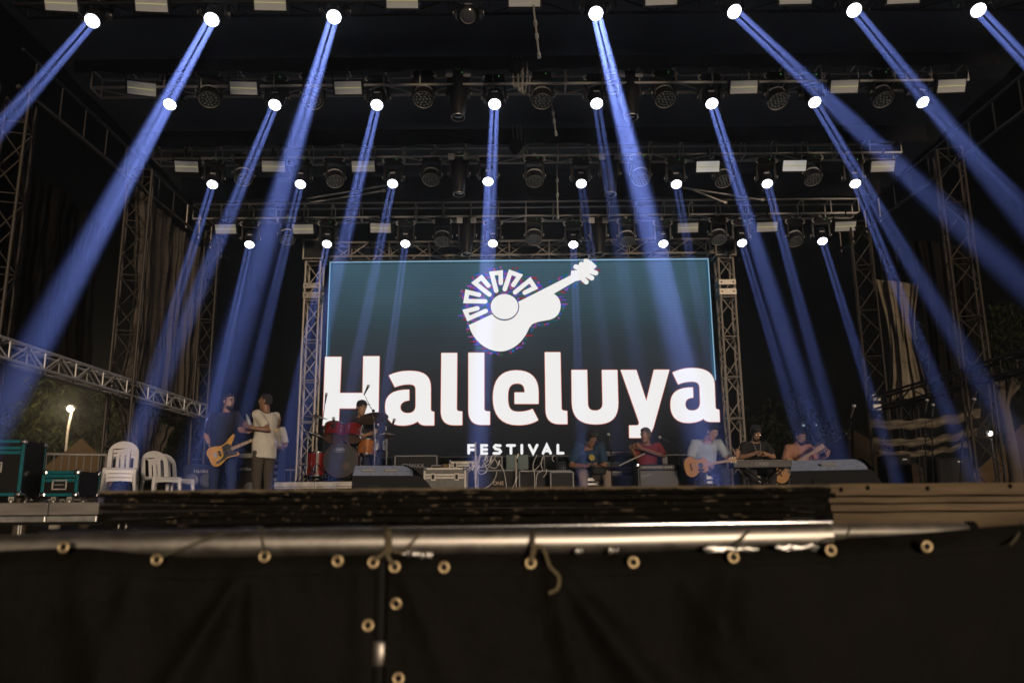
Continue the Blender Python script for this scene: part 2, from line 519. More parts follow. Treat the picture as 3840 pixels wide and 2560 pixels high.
# strings and ropes that tie the eyelets to the pipe
def cordthing(label, pts, r, key, name='string', cat='string'):
    b = Vector(pts[0])
    m_ = MB(); m_.tube([Vector(p) - b for p in smooth_path(pts)], r, 7)
    o = m_.build(name, key, None, 60); o.location = b
    return tag(o, label, cat)
def smooth_path(pts, k=6):
    P = [Vector(p) for p in pts]; out = []
    for i in range(len(P) - 1):
        p0, p1, p2, p3 = P[max(i - 1, 0)], P[i], P[i + 1], P[min(i + 2, len(P) - 1)]
        for j in range(k):
            t = j / k
            out.append(0.5 * ((2 * p1) + (p2 - p0) * t + (2 * p0 - 5 * p1 + 4 * p2 - p3) * t * t + (3 * p1 - p0 - 3 * p2 + p3) * t ** 3))
    out.append(P[-1]); return out
YS = YP - 0.062
def A(px, py, dy=0.0): return at(px, py, YS + dy)
cordthing('taut green string from the bright eyelet up to the pipe, far left', [A(592, 2092), A(720, 2040), A(830, 1995, 0.05)], 0.0022, 'string')
cordthing('green string looped over the pipe above the third eyelet from the left', [A(996, 2078), A(985, 2040, 0.02), A(975, 2000, 0.05), A(962, 1984, 0.09), A(978, 1976, 0.06), A(990, 1990, 0.03)], 0.003, 'string')
cordthing('thick knotted rope wrapped round the pipe at the tarp gap', [A(1400, 2100), A(1450, 2060), A(1447, 1995, 0.03), A(1440, 1975, 0.09), A(1458, 1990, 0.02), A(1462, 2050), A(1455, 2085), A(1478, 2118)], 0.005, 'rope', 'rope', 'rope')
cordthing('thin rope slanting away right of the tarp gap', [A(1460, 2060), A(1510, 2070), A(1545, 2035), A(1575, 2000, 0.04)], 0.003, 'rope', 'rope', 'rope')
cordthing('olive rope end hanging in a hook under the pipe near the middle', [A(1998, 1985, 0.06), A(2000, 2030, 0.0), A(1992, 2105), A(2010, 2050), A(2040, 2060), A(2060, 2120), A(2095, 2160), A(2090, 2205), A(2058, 2222)], 0.0046, 'rope', 'rope', 'rope')
cordthing('green string tying the fourth eyelet from the right', [A(2750, 2085), A(2765, 2040, 0.02), A(2810, 1990, 0.05), A(2832, 1965, 0.09)], 0.0028, 'string')
cordthing('green string hanging by the pipe end at the right', [A(3115, 2060), A(3120, 2020, 0.02), A(3170, 2010, 0.03), A(3190, 1970, 0.05)], 0.0028, 'string')
cordthing('green string at the far right edge of the timber', [A(3790, 2040), A(3820, 2000, 0.04), A(3836, 1950, 0.08)], 0.003, 'string')
cordthing('thin string tied over the pale side deck', [at(470, 1960, 4.1), at(560, 1950, 4.1), at(700, 1935, 4.12), at(715, 1962, 4.1)], 0.003, 'grey_plate')

# scaffold post that shows through the gap between the tarps
pg = at(1432, 2440, YP + 0.08)
post = thing('scaffold_post', 'upright steel post showing through the gap between the tarps', 'post', (pg.x, YP + 0.08, -1.55))
MB().tube([(0, 0, 0), (0, 0, 1.40)], 0.024, 16).build('tube', 'rubber', post)
m_ = MB(); m_.lathe([(0.027, 0), (0.031, 0.006), (0.031, 0.05), (0.027, 0.056)], 18, (0, 0, pg.z + 1.55 - 0.03)); m_.build('collar', 'steel', post, 50)
# ------------------------------------------------------------------ LED video wall
YSC = 16.0
M['led_white'] = emis('white LED picture', (1.0, 0.985, 0.97), 0.92)
GL = {}
for nme, c, s in (('violet', (0.16, 0.08, 0.65), 0.55), ('green', (0.01, 0.30, 0.12), 0.30), ('blue', (0.02, 0.15, 0.75), 0.45), ('red', (0.55, 0.02, 0.05), 0.40), ('teal', (0.0, 0.22, 0.30), 0.40), ('pink', (0.55, 0.12, 0.55), 0.45)):
    GL[nme] = emis('stray %s pixels' % nme, c, s * 1.4, False)
M['orange_fringe'] = emis('orange edge pixels', (1.0, 0.22, 0.08), 0.55, False)
# picture background: teal at the top, warm grey at the bottom, with scan lines
m = bpy.data.materials.new('LED picture background'); m.use_nodes = True
nt = m.node_tree; nt.nodes.clear()
o_ = nt.nodes.new('ShaderNodeOutputMaterial'); e_ = nt.nodes.new('ShaderNodeEmission'); g_ = nt.nodes.new('ShaderNodeNewGeometry')
sx = nt.nodes.new('ShaderNodeSeparateXYZ'); nt.links.new(g_.outputs['Position'], sx.inputs['Vector'])
zb0, zt0 = at(1950, 1705, YSC).z, at(1950, 975, YSC).z
mr = nt.nodes.new('ShaderNodeMapRange'); mr.inputs['From Min'].default_value = zb0; mr.inputs['From Max'].default_value = zt0
nt.links.new(sx.outputs['Z'], mr.inputs['Value'])
cr = nt.nodes.new('ShaderNodeValToRGB'); nt.links.new(mr.outputs['Result'], cr.inputs['Fac'])
el = cr.color_ramp.elements
el[0].position = 0.0; el[0].color = (0.0085, 0.0080, 0.0085, 1)
el[1].position = 1.0; el[1].color = (0.050, 0.105, 0.140, 1)
for p_, c_ in ((0.12, (0.011, 0.0105, 0.011, 1)), (0.40, (0.022, 0.022, 0.024, 1)), (0.62, (0.030, 0.046, 0.056, 1)), (0.80, (0.043, 0.084, 0.108, 1))):
    e = el.new(p_); e.color = c_
wv = nt.nodes.new('ShaderNodeMath'); wv.operation = 'SINE'
ml = nt.nodes.new('ShaderNodeMath'); ml.operation = 'MULTIPLY'; ml.inputs[1].default_value = 100.0
nt.links.new(sx.outputs['Z'], ml.inputs[0]); nt.links.new(ml.outputs[0], wv.inputs[0])
m2 = nt.nodes.new('ShaderNodeMapRange'); m2.inputs['From Min'].default_value = -1; m2.inputs['To Min'].default_value = 0.82; m2.inputs['To Max'].default_value = 1.08
nt.links.new(wv.outputs[0], m2.inputs['Value'])
nz = nt.nodes.new('ShaderNodeTexNoise'); nz.inputs['Scale'].default_value = 0.5; nt.links.new(g_.outputs['Position'], nz.inputs['Vector'])
m3 = nt.nodes.new('ShaderNodeMapRange'); m3.inputs['From Min'].default_value = 0.3; m3.inputs['From Max'].default_value = 0.7; m3.inputs['To Min'].default_value = 0.86; m3.inputs['To Max'].default_value = 1.12
nt.links.new(nz.outputs['Fac'], m3.inputs['Value'])
m4 = nt.nodes.new('ShaderNodeMath'); m4.operation = 'MULTIPLY'; nt.links.new(m2.outputs['Result'], m4.inputs[0]); nt.links.new(m3.outputs['Result'], m4.inputs[1])
nt.links.new(cr.outputs['Color'], e_.inputs['Color']); nt.links.new(m4.outputs[0], e_.inputs['Strength']); nt.links.new(e_.outputs['Emission'], o_.inputs['Surface'])
m.cycles.emission_sampling = 'NONE'
M['led_bg'] = m

xL = (at(1236, 985, YSC).x + at(1212, 1600, YSC).x) / 2
xR = (at(2665, 972, YSC).x + at(2688, 1600, YSC).x) / 2
scr = thing('video_wall', 'large LED video wall showing a white guitar emblem over huge white lettering', 'video wall', ((xL + xR) / 2, YSC, zb0))
OX, OZ = scr.location.x, scr.location.z
def S(px, py):
    p = at(px, py, YSC); return (p.x - OX, p.z - OZ)
NX, NZ = 8, 4
W, H = xR - xL, zt0 - zb0
panel_me = MB().box((0, 0.06, 0), (W / NX - 0.002, 0.12, H / NZ - 0.002)).mesh('led_panel', 'led_bg', None)
for j in range(NZ):
    for i in range(NX):
        o = link('led_panel', panel_me, scr); o.location = (-W / 2 + W / NX * (i + 0.5), 0, H / NZ * (j + 0.5))
M['led_edge'] = emis('pale blue edge line', (0.35, 0.62, 0.85), 0.75, False)
MB().box((0, -0.004, H - 0.012), (W, 0.006, 0.022)).build('edge_line', 'led_edge', scr, None)
MB().box((0, -0.004, H - 0.05), (W - 0.1, 0.004, 0.012)).build('edge_line', emis('dark blue edge line', (0.01, 0.03, 0.045), 0.5, False), scr, None)
for s in (-1, 1):
    MB().box((s * (W / 2 - 0.012), -0.004, H / 2 + 0.72), (0.020, 0.006, H - 1.5)).build('edge_line', 'led_edge', scr, None)
    MB().box((s * (W / 2 - 0.05), -0.003, H / 2 + 0.72), (0.045, 0.004, H - 1.5)).build('edge_line', emis('blue edge line', (0.03, 0.10, 0.16), 0.8, False), scr, None)
fr_ = MB()
fr_.box((0, 0.16, H / 2), (W + 0.06, 0.08, H + 0.06)); fr_.build('back_frame', 'black', scr, None)
for s in (-0.36, 0, 0.36):
    MB().box((s * W, 0.16, -zb0 / 2 - 0.02), (0.10, 0.3, zb0 - 0.05)).build('support_leg', 'black', scr, None)

def path(d, fx):
    """outline from a short path string (M L C, absolute), points mapped by fx"""
    tok = d.split(); i = 0; out = []; cur = None
    while i < len(tok):
        c = tok[i]
        if c in 'ML':
            cur = (float(tok[i + 1]), float(tok[i + 2])); out.append(cur); i += 3
        elif c == 'C':
            p = [float(t) for t in tok[i + 1:i + 7]]; i += 7
            p0 = cur; p1, p2, p3 = (p[0], p[1]), (p[2], p[3]), (p[4], p[5])
            for k in range(1, 9):
                t = k / 8; a, b, c_, d_ = (1 - t) ** 3, 3 * t * (1 - t) ** 2, 3 * t * t * (1 - t), t ** 3
                out.append(tuple(a * p0[q] + b * p1[q] + c_ * p2[q] + d_ * p3[q] for q in (0, 1)))
            cur = p3
        elif c == 'Z':
            i += 1
    return [fx(*p) for p in out]

def stroke(pts, hw, round_caps=True):
    """outline of a thick polyline with mitred corners and round ends"""
    P = [Vector(p) for p in pts]
    def nrm(a, b):
        d = (b - a).normalized(); return Vector((-d.y, d.x))
    Lf, Rt = [], []
    for i, p in enumerate(P):
        if i == 0: n_ = nrm(P[0], P[1]); k = 1
        elif i == len(P) - 1: n_ = nrm(P[-2], P[-1]); k = 1
        else:
            n1, n2 = nrm(P[i - 1], p), nrm(p, P[i + 1]); n_ = (n1 + n2).normalized(); k = 1 / max(0.45, n_.dot(n1))
        Lf.append(p + n_ * hw * k); Rt.append(p - n_ * hw * k)
    def cap(c, a, sgn):
        out = []; a0 = math.atan2(a.y - c.y, a.x - c.x)
        for j in range(1, 7):
            t = a0 - math.pi * j / 7
            out.append(Vector((c.x + hw * math.cos(t), c.y + hw * math.sin(t))))
        return out
    res = Lf + (cap(P[-1], Lf[-1], 1) if round_caps else []) + Rt[::-1] + (cap(P[0], Rt[0], 1) if round_caps else [])
    return [(p.x, p.y) for p in res]

fA = lambda x, y: S(1200 + x / 4.704, 1300 + y / 4.704)
fB = lambda x, y: S(1640 + x / 4.704, 1300 + y / 4.704)
fC = lambda x, y: S(2100 + x / 3.7935, 1340 + y / 3.7935)
fD = lambda x, y: S(1700 + x / 4.0552, 960 + y / 4.0552)
fE = lambda x, y: S(1560 + x / 3.92, 1600 + y / 3.92)
LET = [
 (fA, 'M 92 178 L 378 178 L 352 815 L 752 815 L 765 168 L 1050 168 L 1028 1385 L 738 1385 L 747 1085 L 343 1085 L 330 1385 L 48 1385 Z'),
 (fA, 'M 1215 505 C 1330 450 1440 425 1580 425 C 1850 425 1955 520 1955 720 L 1955 1095 C 1955 1130 1975 1145 2015 1145 L 2015 1385 L 1870 1385 C 1800 1385 1750 1360 1725 1312 C 1660 1362 1560 1388 1450 1388 C 1240 1388 1150 1260 1150 1060 C 1150 850 1270 755 1575 755 L 1575 945 C 1470 950 1418 1000 1418 1065 C 1418 1130 1470 1170 1550 1170 C 1640 1170 1688 1120 1688 1030 L 1688 760 C 1688 690 1655 662 1570 662 C 1480 662 1400 680 1320 712 Z'),
 (fB, 'M 72 110 L 350 110 L 343 1090 C 343 1125 365 1140 440 1140 L 440 1380 L 290 1380 C 130 1380 62 1290 62 1130 Z'),
 (fB, 'M 548 105 L 828 105 L 828 1090 C 828 1125 850 1140 928 1140 L 928 1375 L 780 1375 C 620 1375 548 1280 548 1120 Z'),
 (fB, 'M 1390 415 C 1660 415 1785 560 1785 800 L 1785 1005 L 1362 1005 L 1362 805 L 1540 805 C 1540 700 1510 645 1405 645 C 1290 645 1245 720 1245 880 C 1245 1070 1280 1145 1430 1145 C 1520 1145 1600 1130 1680 1095 L 1780 1290 C 1680 1355 1560 1380 1420 1380 C 1120 1380 980 1200 980 900 C 980 590 1110 415 1390 415 Z'),
 (fB, 'M 1895 97 L 2170 97 L 2190 1085 C 2192 1115 2215 1130 2290 1130 L 2295 1362 L 2150 1362 C 1990 1362 1912 1270 1910 1110 Z'),
 (fC, 'M 163 178 L 385 178 L 395 640 C 395 720 425 755 500 755 C 575 755 608 715 605 640 L 595 178 L 815 178 L 828 640 C 830 850 740 950 510 950 C 280 950 172 850 168 640 Z'),
 (fC, 'M 862 178 L 1085 178 L 1228 620 L 1335 175 L 1555 175 L 1330 985 C 1300 1090 1240 1140 1130 1142 L 985 1142 L 982 965 L 1085 965 C 1115 965 1130 945 1120 910 Z'),
 (fC, 'M 1598 215 C 1690 170 1780 150 1880 150 C 2090 150 2195 230 2198 390 L 2210 705 C 2212 730 2230 742 2265 742 L 2272 915 L 2150 915 C 2095 915 2060 900 2040 870 C 1990 910 1910 930 1820 930 C 1650 930 1570 830 1570 670 C 1570 500 1660 425 1890 425 L 1895 570 C 1815 575 1780 610 1782 665 C 1784 725 1820 755 1880 755 C 1950 755 1992 715 1992 640 L 1985 440 C 1983 370 1950 343 1880 343 C 1810 343 1745 355 1680 383 Z'),
]
OUT = []          # outlines that carry stray pixels: (points, colour strength)
def clean(l):
    o = []
    for p in l:
        if not o or (Vector(p) - Vector(o[-1])).length > 1e-4: o.append(p)
    if (Vector(o[0]) - Vector(o[-1])).length < 1e-4: o.pop()
    return o
for f_, d_ in LET:
    l = clean(path(d_, f_)); OUT.append((l, 0))
    MB().poly([l], -0.010, 0.0).build('letter', 'led_white', scr, None)
    # orange fringe where the picture clips
    fm = MB()
    for i in range(len(l)):
        a, b = Vector(l[i]), Vector(l[(i + 1) % len(l)])
        if (b - a).length < 1e-4: continue
        fm.poly([stroke([a, b], 0.011, False)], -0.006, -0.003)
    fm.build('letter_fringe', 'orange_fringe', scr, None)
# small word
def word(letter_strokes):
    m_ = MB()
    for k, st in enumerate(letter_strokes):
        m_.poly([stroke([fE(*p) for p in st], 0.0275)], -0.010 - 0.0012 * k, 0.0)
    m_.build('letter', 'led_white', scr, None)
word([[(775, 385), (775, 272), (855, 272)], [(775, 335), (850, 335)]])
word([[(1040, 272), (965, 272), (965, 390), (1040, 390)], [(965, 332), (1040, 332)]])
word([[(1238, 275), (1170, 270), (1150, 295), (1170, 322), (1225, 334), (1244, 360), (1222, 388), (1145, 388)]])
word([[(1343, 272), (1448, 272)], [(1396, 272), (1396, 388)]])
word([[(1555, 270), (1555, 386)]])
word([[(1665, 268), (1722, 385), (1780, 268)]])
word([[(1868, 386), (1922, 268), (1978, 386)], [(1886, 352), (1958, 352)]])
word([[(2085, 268), (2085, 385), (2162, 385)]])
# guitar emblem with a sunburst
cx0, cy0 = 778, 770
ringarc = []
for k in range(0, 15):
    a = math.atan2((895 - cy0) / 213, (575 - cx0) / 222) + (math.atan2((690 - cy0) / 213, (1003 - cx0) / 222) - math.atan2((895 - cy0) / 213, (575 - cx0) / 222)) * k / 14
    ringarc.append(fD(cx0 + 224 * math.cos(a), cy0 + 213 * math.sin(a)))
body = [fD(235, 1050)] + ringarc + path('M 1785 295 L 1792 225 L 1880 215 L 2095 75 L 2180 155 L 2090 250 L 1990 350 L 1850 385 L 1525 575 C 1600 610 1632 690 1632 760 C 1632 870 1560 950 1450 970 C 1340 990 1260 1000 1210 1030 C 1140 1080 1150 1130 1080 1230 C 1000 1350 860 1450 710 1450 C 480 1450 280 1250 235 1050 Z', fD)
body = clean(body); OUT.append((body, 1))
emb = MB(); emb.poly([body], -0.010, 0.0)
disc = [fD(cx0 + 209 * math.cos(t), cy0 + 190 * math.sin(t)) for t in [2 * math.pi * k / 40 for k in range(40)]]
emb.poly([disc], -0.0104, 0.0); OUT.append((disc, 1))
k_ = 0
for a, b in (((1960, 190), (1862, 165)), ((2020, 150), (1945, 125)), ((2070, 110), (2015, 75)), ((2080, 230), (2165, 258)), ((2030, 290), (2105, 335)), ((1960, 340), (2020, 395))):
    k_ += 1; l = stroke([fD(*a), fD(*b)], 0.052); emb.poly([l], -0.0112 - 0.0006 * k_, 0.0)
emb.build('guitar_emblem', 'led_white', scr, None)
for st in ([(365, 795), (185, 840), (232, 950), (492, 835)], [(390, 590), (212, 548), (190, 685), (485, 690)], [(532, 450), (428, 328), (325, 408), (548, 585)],
           [(722, 410), (720, 252), (585, 268), (652, 528)], [(912, 442), (1008, 300), (868, 248), (782, 505)], [(1085, 558), (1240, 482), (1165, 368), (938, 552)]):
    l = clean(stroke([fD(*p) for p in st], 0.047)); OUT.append((l, 1))
    MB().poly([l], -0.010, 0.0).build('sun_ray', 'led_white', scr, None)
# stray coloured pixels round the picture edges
rng = random.Random(11)
for nme, mm in GL.items():
    gm = MB(); cnt = 0
    for l, kind in OUT:
        for i in range(len(l)):
            a, b = Vector(l[i]), Vector(l[(i + 1) % len(l)]); d = b - a
            if d.length < 1e-3: continue
            nn = Vector((d.y, -d.x)).normalized()
            top = (a.y + b.y) / 2 > H * 0.52
            dens = 16 if kind else (12 if top else 0)
            for q in range(int(d.length * dens * 0.5 + rng.random())):
                p = a + d * rng.random() + nn * rng.choice((-1, 1)) * rng.uniform(0.02, 0.085)
                if kind == 0: p.y += rng.uniform(0, 0.06)
                w, h = rng.choice(((0.04, 0.03), (0.065, 0.03), (0.028, 0.06), (0.12, 0.026), (0.04, 0.045)))
                if p.y + h > H or abs(p.x) + w > W / 2: continue
                gm.box((p.x, -0.0045 + 0.0002 * (cnt % 8), p.y), (w, 0.0012, h)); cnt += 1
    o = gm.build('stray_pixels', mm, scr, None); o['kind'] = 'stuff'
# ------------------------------------------------------------------ trusses, towers, roof, drapes
def truss(name, label, cat, p0, p1, w, bay, rc, rb, key, roll=0.0, group=None, faces=4, cross=True, posts=False):
    """square lattice truss from p0 to p1: four chords and zigzag braces, each a part"""
    p0, p1 = Vector(p0), Vector(p1)
    t = thing(name, label, cat, p0, (0, 0, 0), group)
    d = p1 - p0; L = d.length; d.normalize()
    up = Vector((0, 0, 1)) if abs(d.z) < 0.8 else Vector((0, 1, 0))
    u = d.cross(up).normalized(); v = u.cross(d).normalized()
    q = Matrix.Rotation(roll, 3, d); u = q @ u; v = q @ v
    h = w / 2
    c = [u * h + v * h, -u * h + v * h, -u * h - v * h, u * h - v * h]
    for k in range(4):
        bar('chord', c[k], c[k] + d * L, rc, key, t, 8)
    nb = max(2, int(round(L / bay)))
    for f in range(faces):
        a, b = c[f], c[(f + 1) % 4]
        for i in range(nb):
            s0, s1 = L * i / nb, L * (i + 1) / nb
            if posts and f != 2: continue
            if (i + f) % 2: bar('brace', a + d * s0, b + d * s1, rb, key, t)
            else: bar('brace', b + d * s0, a + d * s1, rb, key, t)
        if cross:
            for i in range(0, nb + 1, 1 if posts else 2):
                bar('strut', a + d * (L * i / nb), b + d * (L * i / nb), rb, key, t)
    return t

M['truss_dark'] = mat('dark painted truss', (0.015, 0.015, 0.016), 0.5, 0.3, spec=0.2, noise=0.3, nscale=10)
M['truss_brown'] = mat('aluminium truss darkened for dim light', (0.040, 0.033, 0.027), 0.5, 0.2, spec=0.2, noise=0.4, nscale=9)  # metal colour darkened to stand in for weaker light on the towers
M['truss_screen'] = mat('brushed aluminium truss', (0.30, 0.265, 0.225), 0.45, 0.45, noise=0.3, nscale=10)

# goal-post truss round the video wall
XA, XB = xL - 0.27, xR + 0.27
ZT = at(1950, 930, 15.7).z
truss('screen_tower', 'lattice aluminium tower at the left edge of the video wall', 'truss', (XA, 15.85, 0.0), (XA, 15.85, ZT - 0.25), 0.30, 0.42, 0.024, 0.013, 'truss_screen', 0, 'goal post truss round the video wall')
truss('screen_tower', 'lattice aluminium tower at the right edge of the video wall', 'truss', (XB, 15.85, 0.0), (XB, 15.85, ZT - 0.25), 0.30, 0.42, 0.024, 0.013, 'truss_screen', 0, 'goal post truss round the video wall')
truss('screen_top_truss', 'lattice aluminium truss across the top of the video wall', 'truss', (XA - 0.1, 15.85, ZT), (XB + 0.1, 15.85, ZT + 0.02), 0.30, 0.42, 0.024, 0.013, 'truss_screen', 0, 'goal post truss round the video wall')
for x, sd in ((XA, 'left'), (XB, 'right')):
    sl = thing('sleeve_block', 'boxy aluminium sleeve block on the %s screen tower' % sd, 'sleeve block', (x, 15.85, ZT - 0.95), (0, 0, 0), 'sleeve blocks of the screen truss')
    MB().box((0, 0, -0.02), (0.36, 0.36, 0.14)).build('plate', 'truss_screen', sl, None, 0.01)
    MB().box((0, 0, 0.18), (0.36, 0.36, 0.12)).build('plate', 'truss_screen', sl, None, 0.01)
    for bx in (-0.12, 0.12):
        for bz in (-0.02, 0.18):
            MB().lathe([(0.016, 0), (0.016, 0.01)], 10, (bx, -0.18, bz), (0, -1, 0)).build('bolt', 'rubber', sl)
    cb = thing('corner_block', 'lattice corner block at the top %s of the video wall' % sd, 'corner block', (x, 15.85, ZT), (0, 0, 0), 'corner blocks of the screen truss')
    for a in (-1, 1):
        for b in (-1, 1):
            bar('post', (a * 0.2, b * 0.2, -0.22), (a * 0.2, b * 0.2, 0.22), 0.02, 'truss_screen', cb)
            bar('bar', (-0.2, a * 0.2, b * 0.2), (0.2, a * 0.2, b * 0.2), 0.02, 'truss_screen', cb)
            bar('bar', (a * 0.2, -0.2, b * 0.2), (a * 0.2, 0.2, b * 0.2), 0.02, 'truss_screen', cb)
    MB().box((0, -0.19, 0), (0.36, 0.01, 0.36)).build('gusset', 'truss_dark', cb, None)

# side towers and the low beams that join them in depth
XSL, XSR = -6.02, 6.85
ZB = 1.80
def tw(label, x, y, w, top, key='truss_brown', roll=0.0):
    return truss('roof_tower', label, 'tower', (x, y, -0.0), (x, y, top), w, 0.46, 0.021, 0.010, key, roll, 'roof towers along the stage sides')
tw('tall lattice roof tower at the left edge of the picture', XSL - 0.15, 9.15, 0.34, 5.1, 'truss_brown', 0.3)
tw('lattice roof tower rising behind the stacked white chairs', XSL, 12.15, 0.34, 5.35, 'truss_brown', 0.35)
tw('slim lattice roof tower between the black drapes and the bassist', XSL + 0.02, 15.25, 0.26, 5.4, 'truss_brown', 0.25)
tw('lattice roof tower where the right side beam begins', XSR + 0.05, 15.0, 0.34, 5.4, 'truss_brown', -0.35)
tw('dark lattice roof tower just behind the right beam end', XSR + 0.75, 15.3, 0.30, 5.0, 'truss_dark', -0.2)
tw('lattice roof tower nearest the right edge of the picture', XSR - 0.05, 11.55, 0.34, 5.3, 'truss_brown', -0.35)
truss('side_beam', 'horizontal lattice beam running back along the left side of the stage', 'truss', (XSL + 0.05, 5.5, ZB), (XSL + 0.05, 15.2, ZB), 0.23, 0.36, 0.022, 0.011, 'alu_pale', 0, 'side beams')
truss('side_beam', 'horizontal lattice beam running back along the right side of the stage', 'truss', (XSR - 0.02, 6.0, ZB), (XSR - 0.02, 15.0, ZB), 0.23, 0.62, 0.022, 0.011, 'truss_brown', 0, 'side beams')
j_ = thing('beam_clamp', 'boxy bolted clamp where the right beam meets its tower', 'clamp', (XSR - 0.1, 14.85, ZB))
for dz in (-0.09, 0.09): MB().box((0, -0.12, dz), (0.16, 0.1, 0.13)).build('block', 'alu_dull', j_, None, 0.012)
# roof edge tubes
for sx_, sd in ((XSL, 'left'), (XSR, 'right')):
    e = thing('roof_edge_truss', 'dim ladder beam along the %s edge of the roof' % sd, 'truss', (sx_, 8.9, 5.05), (0, 0, 0), 'roof edge beams')
    bar('chord', (0, 0, 0), (0, 7.4, 0.12), 0.03, 'truss_brown', e, 8)
    bar('chord', (0, 0, 0.5), (0, 7.4, 0.5), 0.024, 'truss_dark', e, 8)
    for k in range(12):
        y = 0.3 + 0.6 * k
        bar('rung', (0, y, 0.02), (0, y, 0.5), 0.014, 'truss_screen' if k > 7 else 'truss_dark', e)

# roof lining in bays and the black valances before each lighting truss
YR = [9.1, 11.0, 13.15, 15.0]
ROWNAME = ['front lighting truss', 'second lighting truss', 'third lighting truss', 'rear lighting truss']
def roofz(y): return 6.98 - 0.04 * y
roof = thing('stage_roof', 'dark cloth lined stage roof above the lighting trusses', 'roof', (0.4, 6.0, roofz(6)))
edges = [4.0, 7.4, 9.6, 11.5, 13.6, 15.45, 17.2]
for k in range(6):
    ya, yb = edges[k], edges[k + 1]
    def fn(u, v, ya=ya, yb=yb, k=k):
        x = -7.2 + 14.6 * u; y = ya + (yb - ya) * v
        return (x, y - 6.0, roofz(y) - roofz(6) + 0.05 * math.sin(math.pi * v) - 0.02 * math.sin(u * 40 + k) * math.sin(math.pi * v))
    MB().grid(60, 8, fn).build('lining_panel', 'roof_cloth', roof, 180)
for r in range(4):
    y = YR[r] - 0.22
    z0, z1 = (6.40, 6.33, 6.17, 5.92)[r], roofz(y)
    v = thing('valance', 'black cloth valance hung before the %s' % ROWNAME[r], 'valance', (0.4, y, z1), (0, 0, 0), 'black valances')
    def fv(u, w, z0=z0, z1=z1, r=r):
        x = -6.9 + 13.8 * u
        return (x, 0.03 * math.sin(u * 130 + r) * w, (z0 - z1) * w + 0.015 * math.sin(u * 47 + r) * w)
    MB().grid(220, 3, fv).build('cloth', 'black_cloth', v, 180)

# lighting trusses
for r in range(4):
    y = YR[r] + 0.08; z = (6.42, 6.33, 6.17, 5.75)[r]
    xa, xb = (-6.3, 6.9)
    truss('lighting_truss', 'aluminium lattice truss carrying the lamps, the %s' % ROWNAME[r], 'truss', (xa, y, z), (xb, y, z), 0.30, 0.55, 0.022, 0.012, 'alu_pale' if r else 'truss_dark', 0, 'lighting trusses', 4, True, True)

# ------------------------------------------------------------------ hanging side drapes
def drape(label, key, pa, pb, zt_, zb_, gather, seed, sag=0.0, group='side drapes'):
    """cloth wall hanging in folds between two floor points"""
    pa, pb = Vector(pa), Vector(pb)
    d = (pb - pa); L = d.length; d = d.normalized(); nn = Vector((-d.y, d.x, 0))
    t = thing('side_drape', label, 'drape', (pa.x, pa.y, 0), (0, 0, 0), group)
    rg = random.Random(seed); ph = [rg.uniform(0, 6.28) for _ in range(6)]
    def fn(u, v):
        z = zt_ + (zb_ - zt_) * v
        s = u * L
        fold = 0.035 * math.sin(s * 9 + ph[0] + 0.8 * v) + 0.026 * math.sin(s * 27 + ph[1] - 1.3 * v + 0.6 * math.sin(7 * v)) + 0.012 * math.sin(s * 61 + ph[2] + 2 * v) + 0.012 * math.sin(v * 23 + 2.1 * math.sin(s * 5))
        fold *= 0.5 + 0.7 * abs(math.sin(s * 2.2 + ph[3]))
        s2 = s + gather * math.sin(math.pi * v) * (u - 0.5) * -1.0
        zz = z + sag * (1 - abs(2 * u - 1)) * v - 0.25 * u * (1 - v) + 0.05 * math.sin(u * 12 + ph[4]) * v
        p = d * s2 + nn * fold
        return (p.x, p.y, zz)
    MB().grid(220, 46, fn).build('cloth', key, t, 180)
    for k in range(5):   # stitched horizontal seams
        vv = 0.12 + 0.19 * k
        sm = MB(); sm.tube([Vector(fn(i / 60, vv)) + nn * (-0.006) for i in range(61)], 0.004, 5); sm.build('seam', 'black_cloth', t)
    return t
drape('tall wrinkled black drape on the left between the two roof towers', 'drape', (XSL - 0.15, 12.35, 0), (XSL - 0.12, 15.5, 0), 5.2, 1.62, 0.5, 1)
drape('black drape under the left beam, gathered to one side', 'drape', (XSL - 0.22, 12.4, 0), (XSL - 0.18, 14.6, 0), 1.66, 0.15, 0.9, 2)
drape('faint black drape at the far left above the beam', 'drape_black', (XSL - 0.5, 8.6, 0), (XSL - 0.4, 12.0, 0), 4.6, 2.0, 0.3, 5)
drape('pleated tan drape on the right between the lattice towers', 'drape_tan', (XSR + 0.12, 14.78, 0), (XSR + 0.72, 14.3, 0), 4.2, 1.85, 0.3, 3)
drape('dark folded drape on the right behind the near tower', 'drape_black', (XSR + 0.78, 14.55, 0), (XSR + 1.7, 14.2, 0), 4.9, 1.85, 0.2, 4)
# crumpled cloth swags low on the right
for k, (py0, w_) in enumerate(((1600, 1.7), (1668, 1.6), (1712, 1.4))):
    p = at(3470, py0, 13.6)
    t = thing('cloth_swag', 'crumpled tan cloth band low between the right towers, %s of three' % ('topmost', 'middle', 'lowest')[k], 'cloth', p, (0, 0, R(-20)), 'cloth bands on the right')
    def fs(u, v, w_=w_, k=k):
        return (-w_ / 2 + w_ * u, 0.06 * math.sin(v * 5 + u * 3), (0.16 - 0.03 * k) * (0.5 - v) + 0.10 * (2 * u - 1) ** 2 + 0.12 * u + 0.015 * math.sin(u * 30 + v * 6))
    MB().grid(40, 10, fs).build('cloth', 'drape_tan', t, 180)
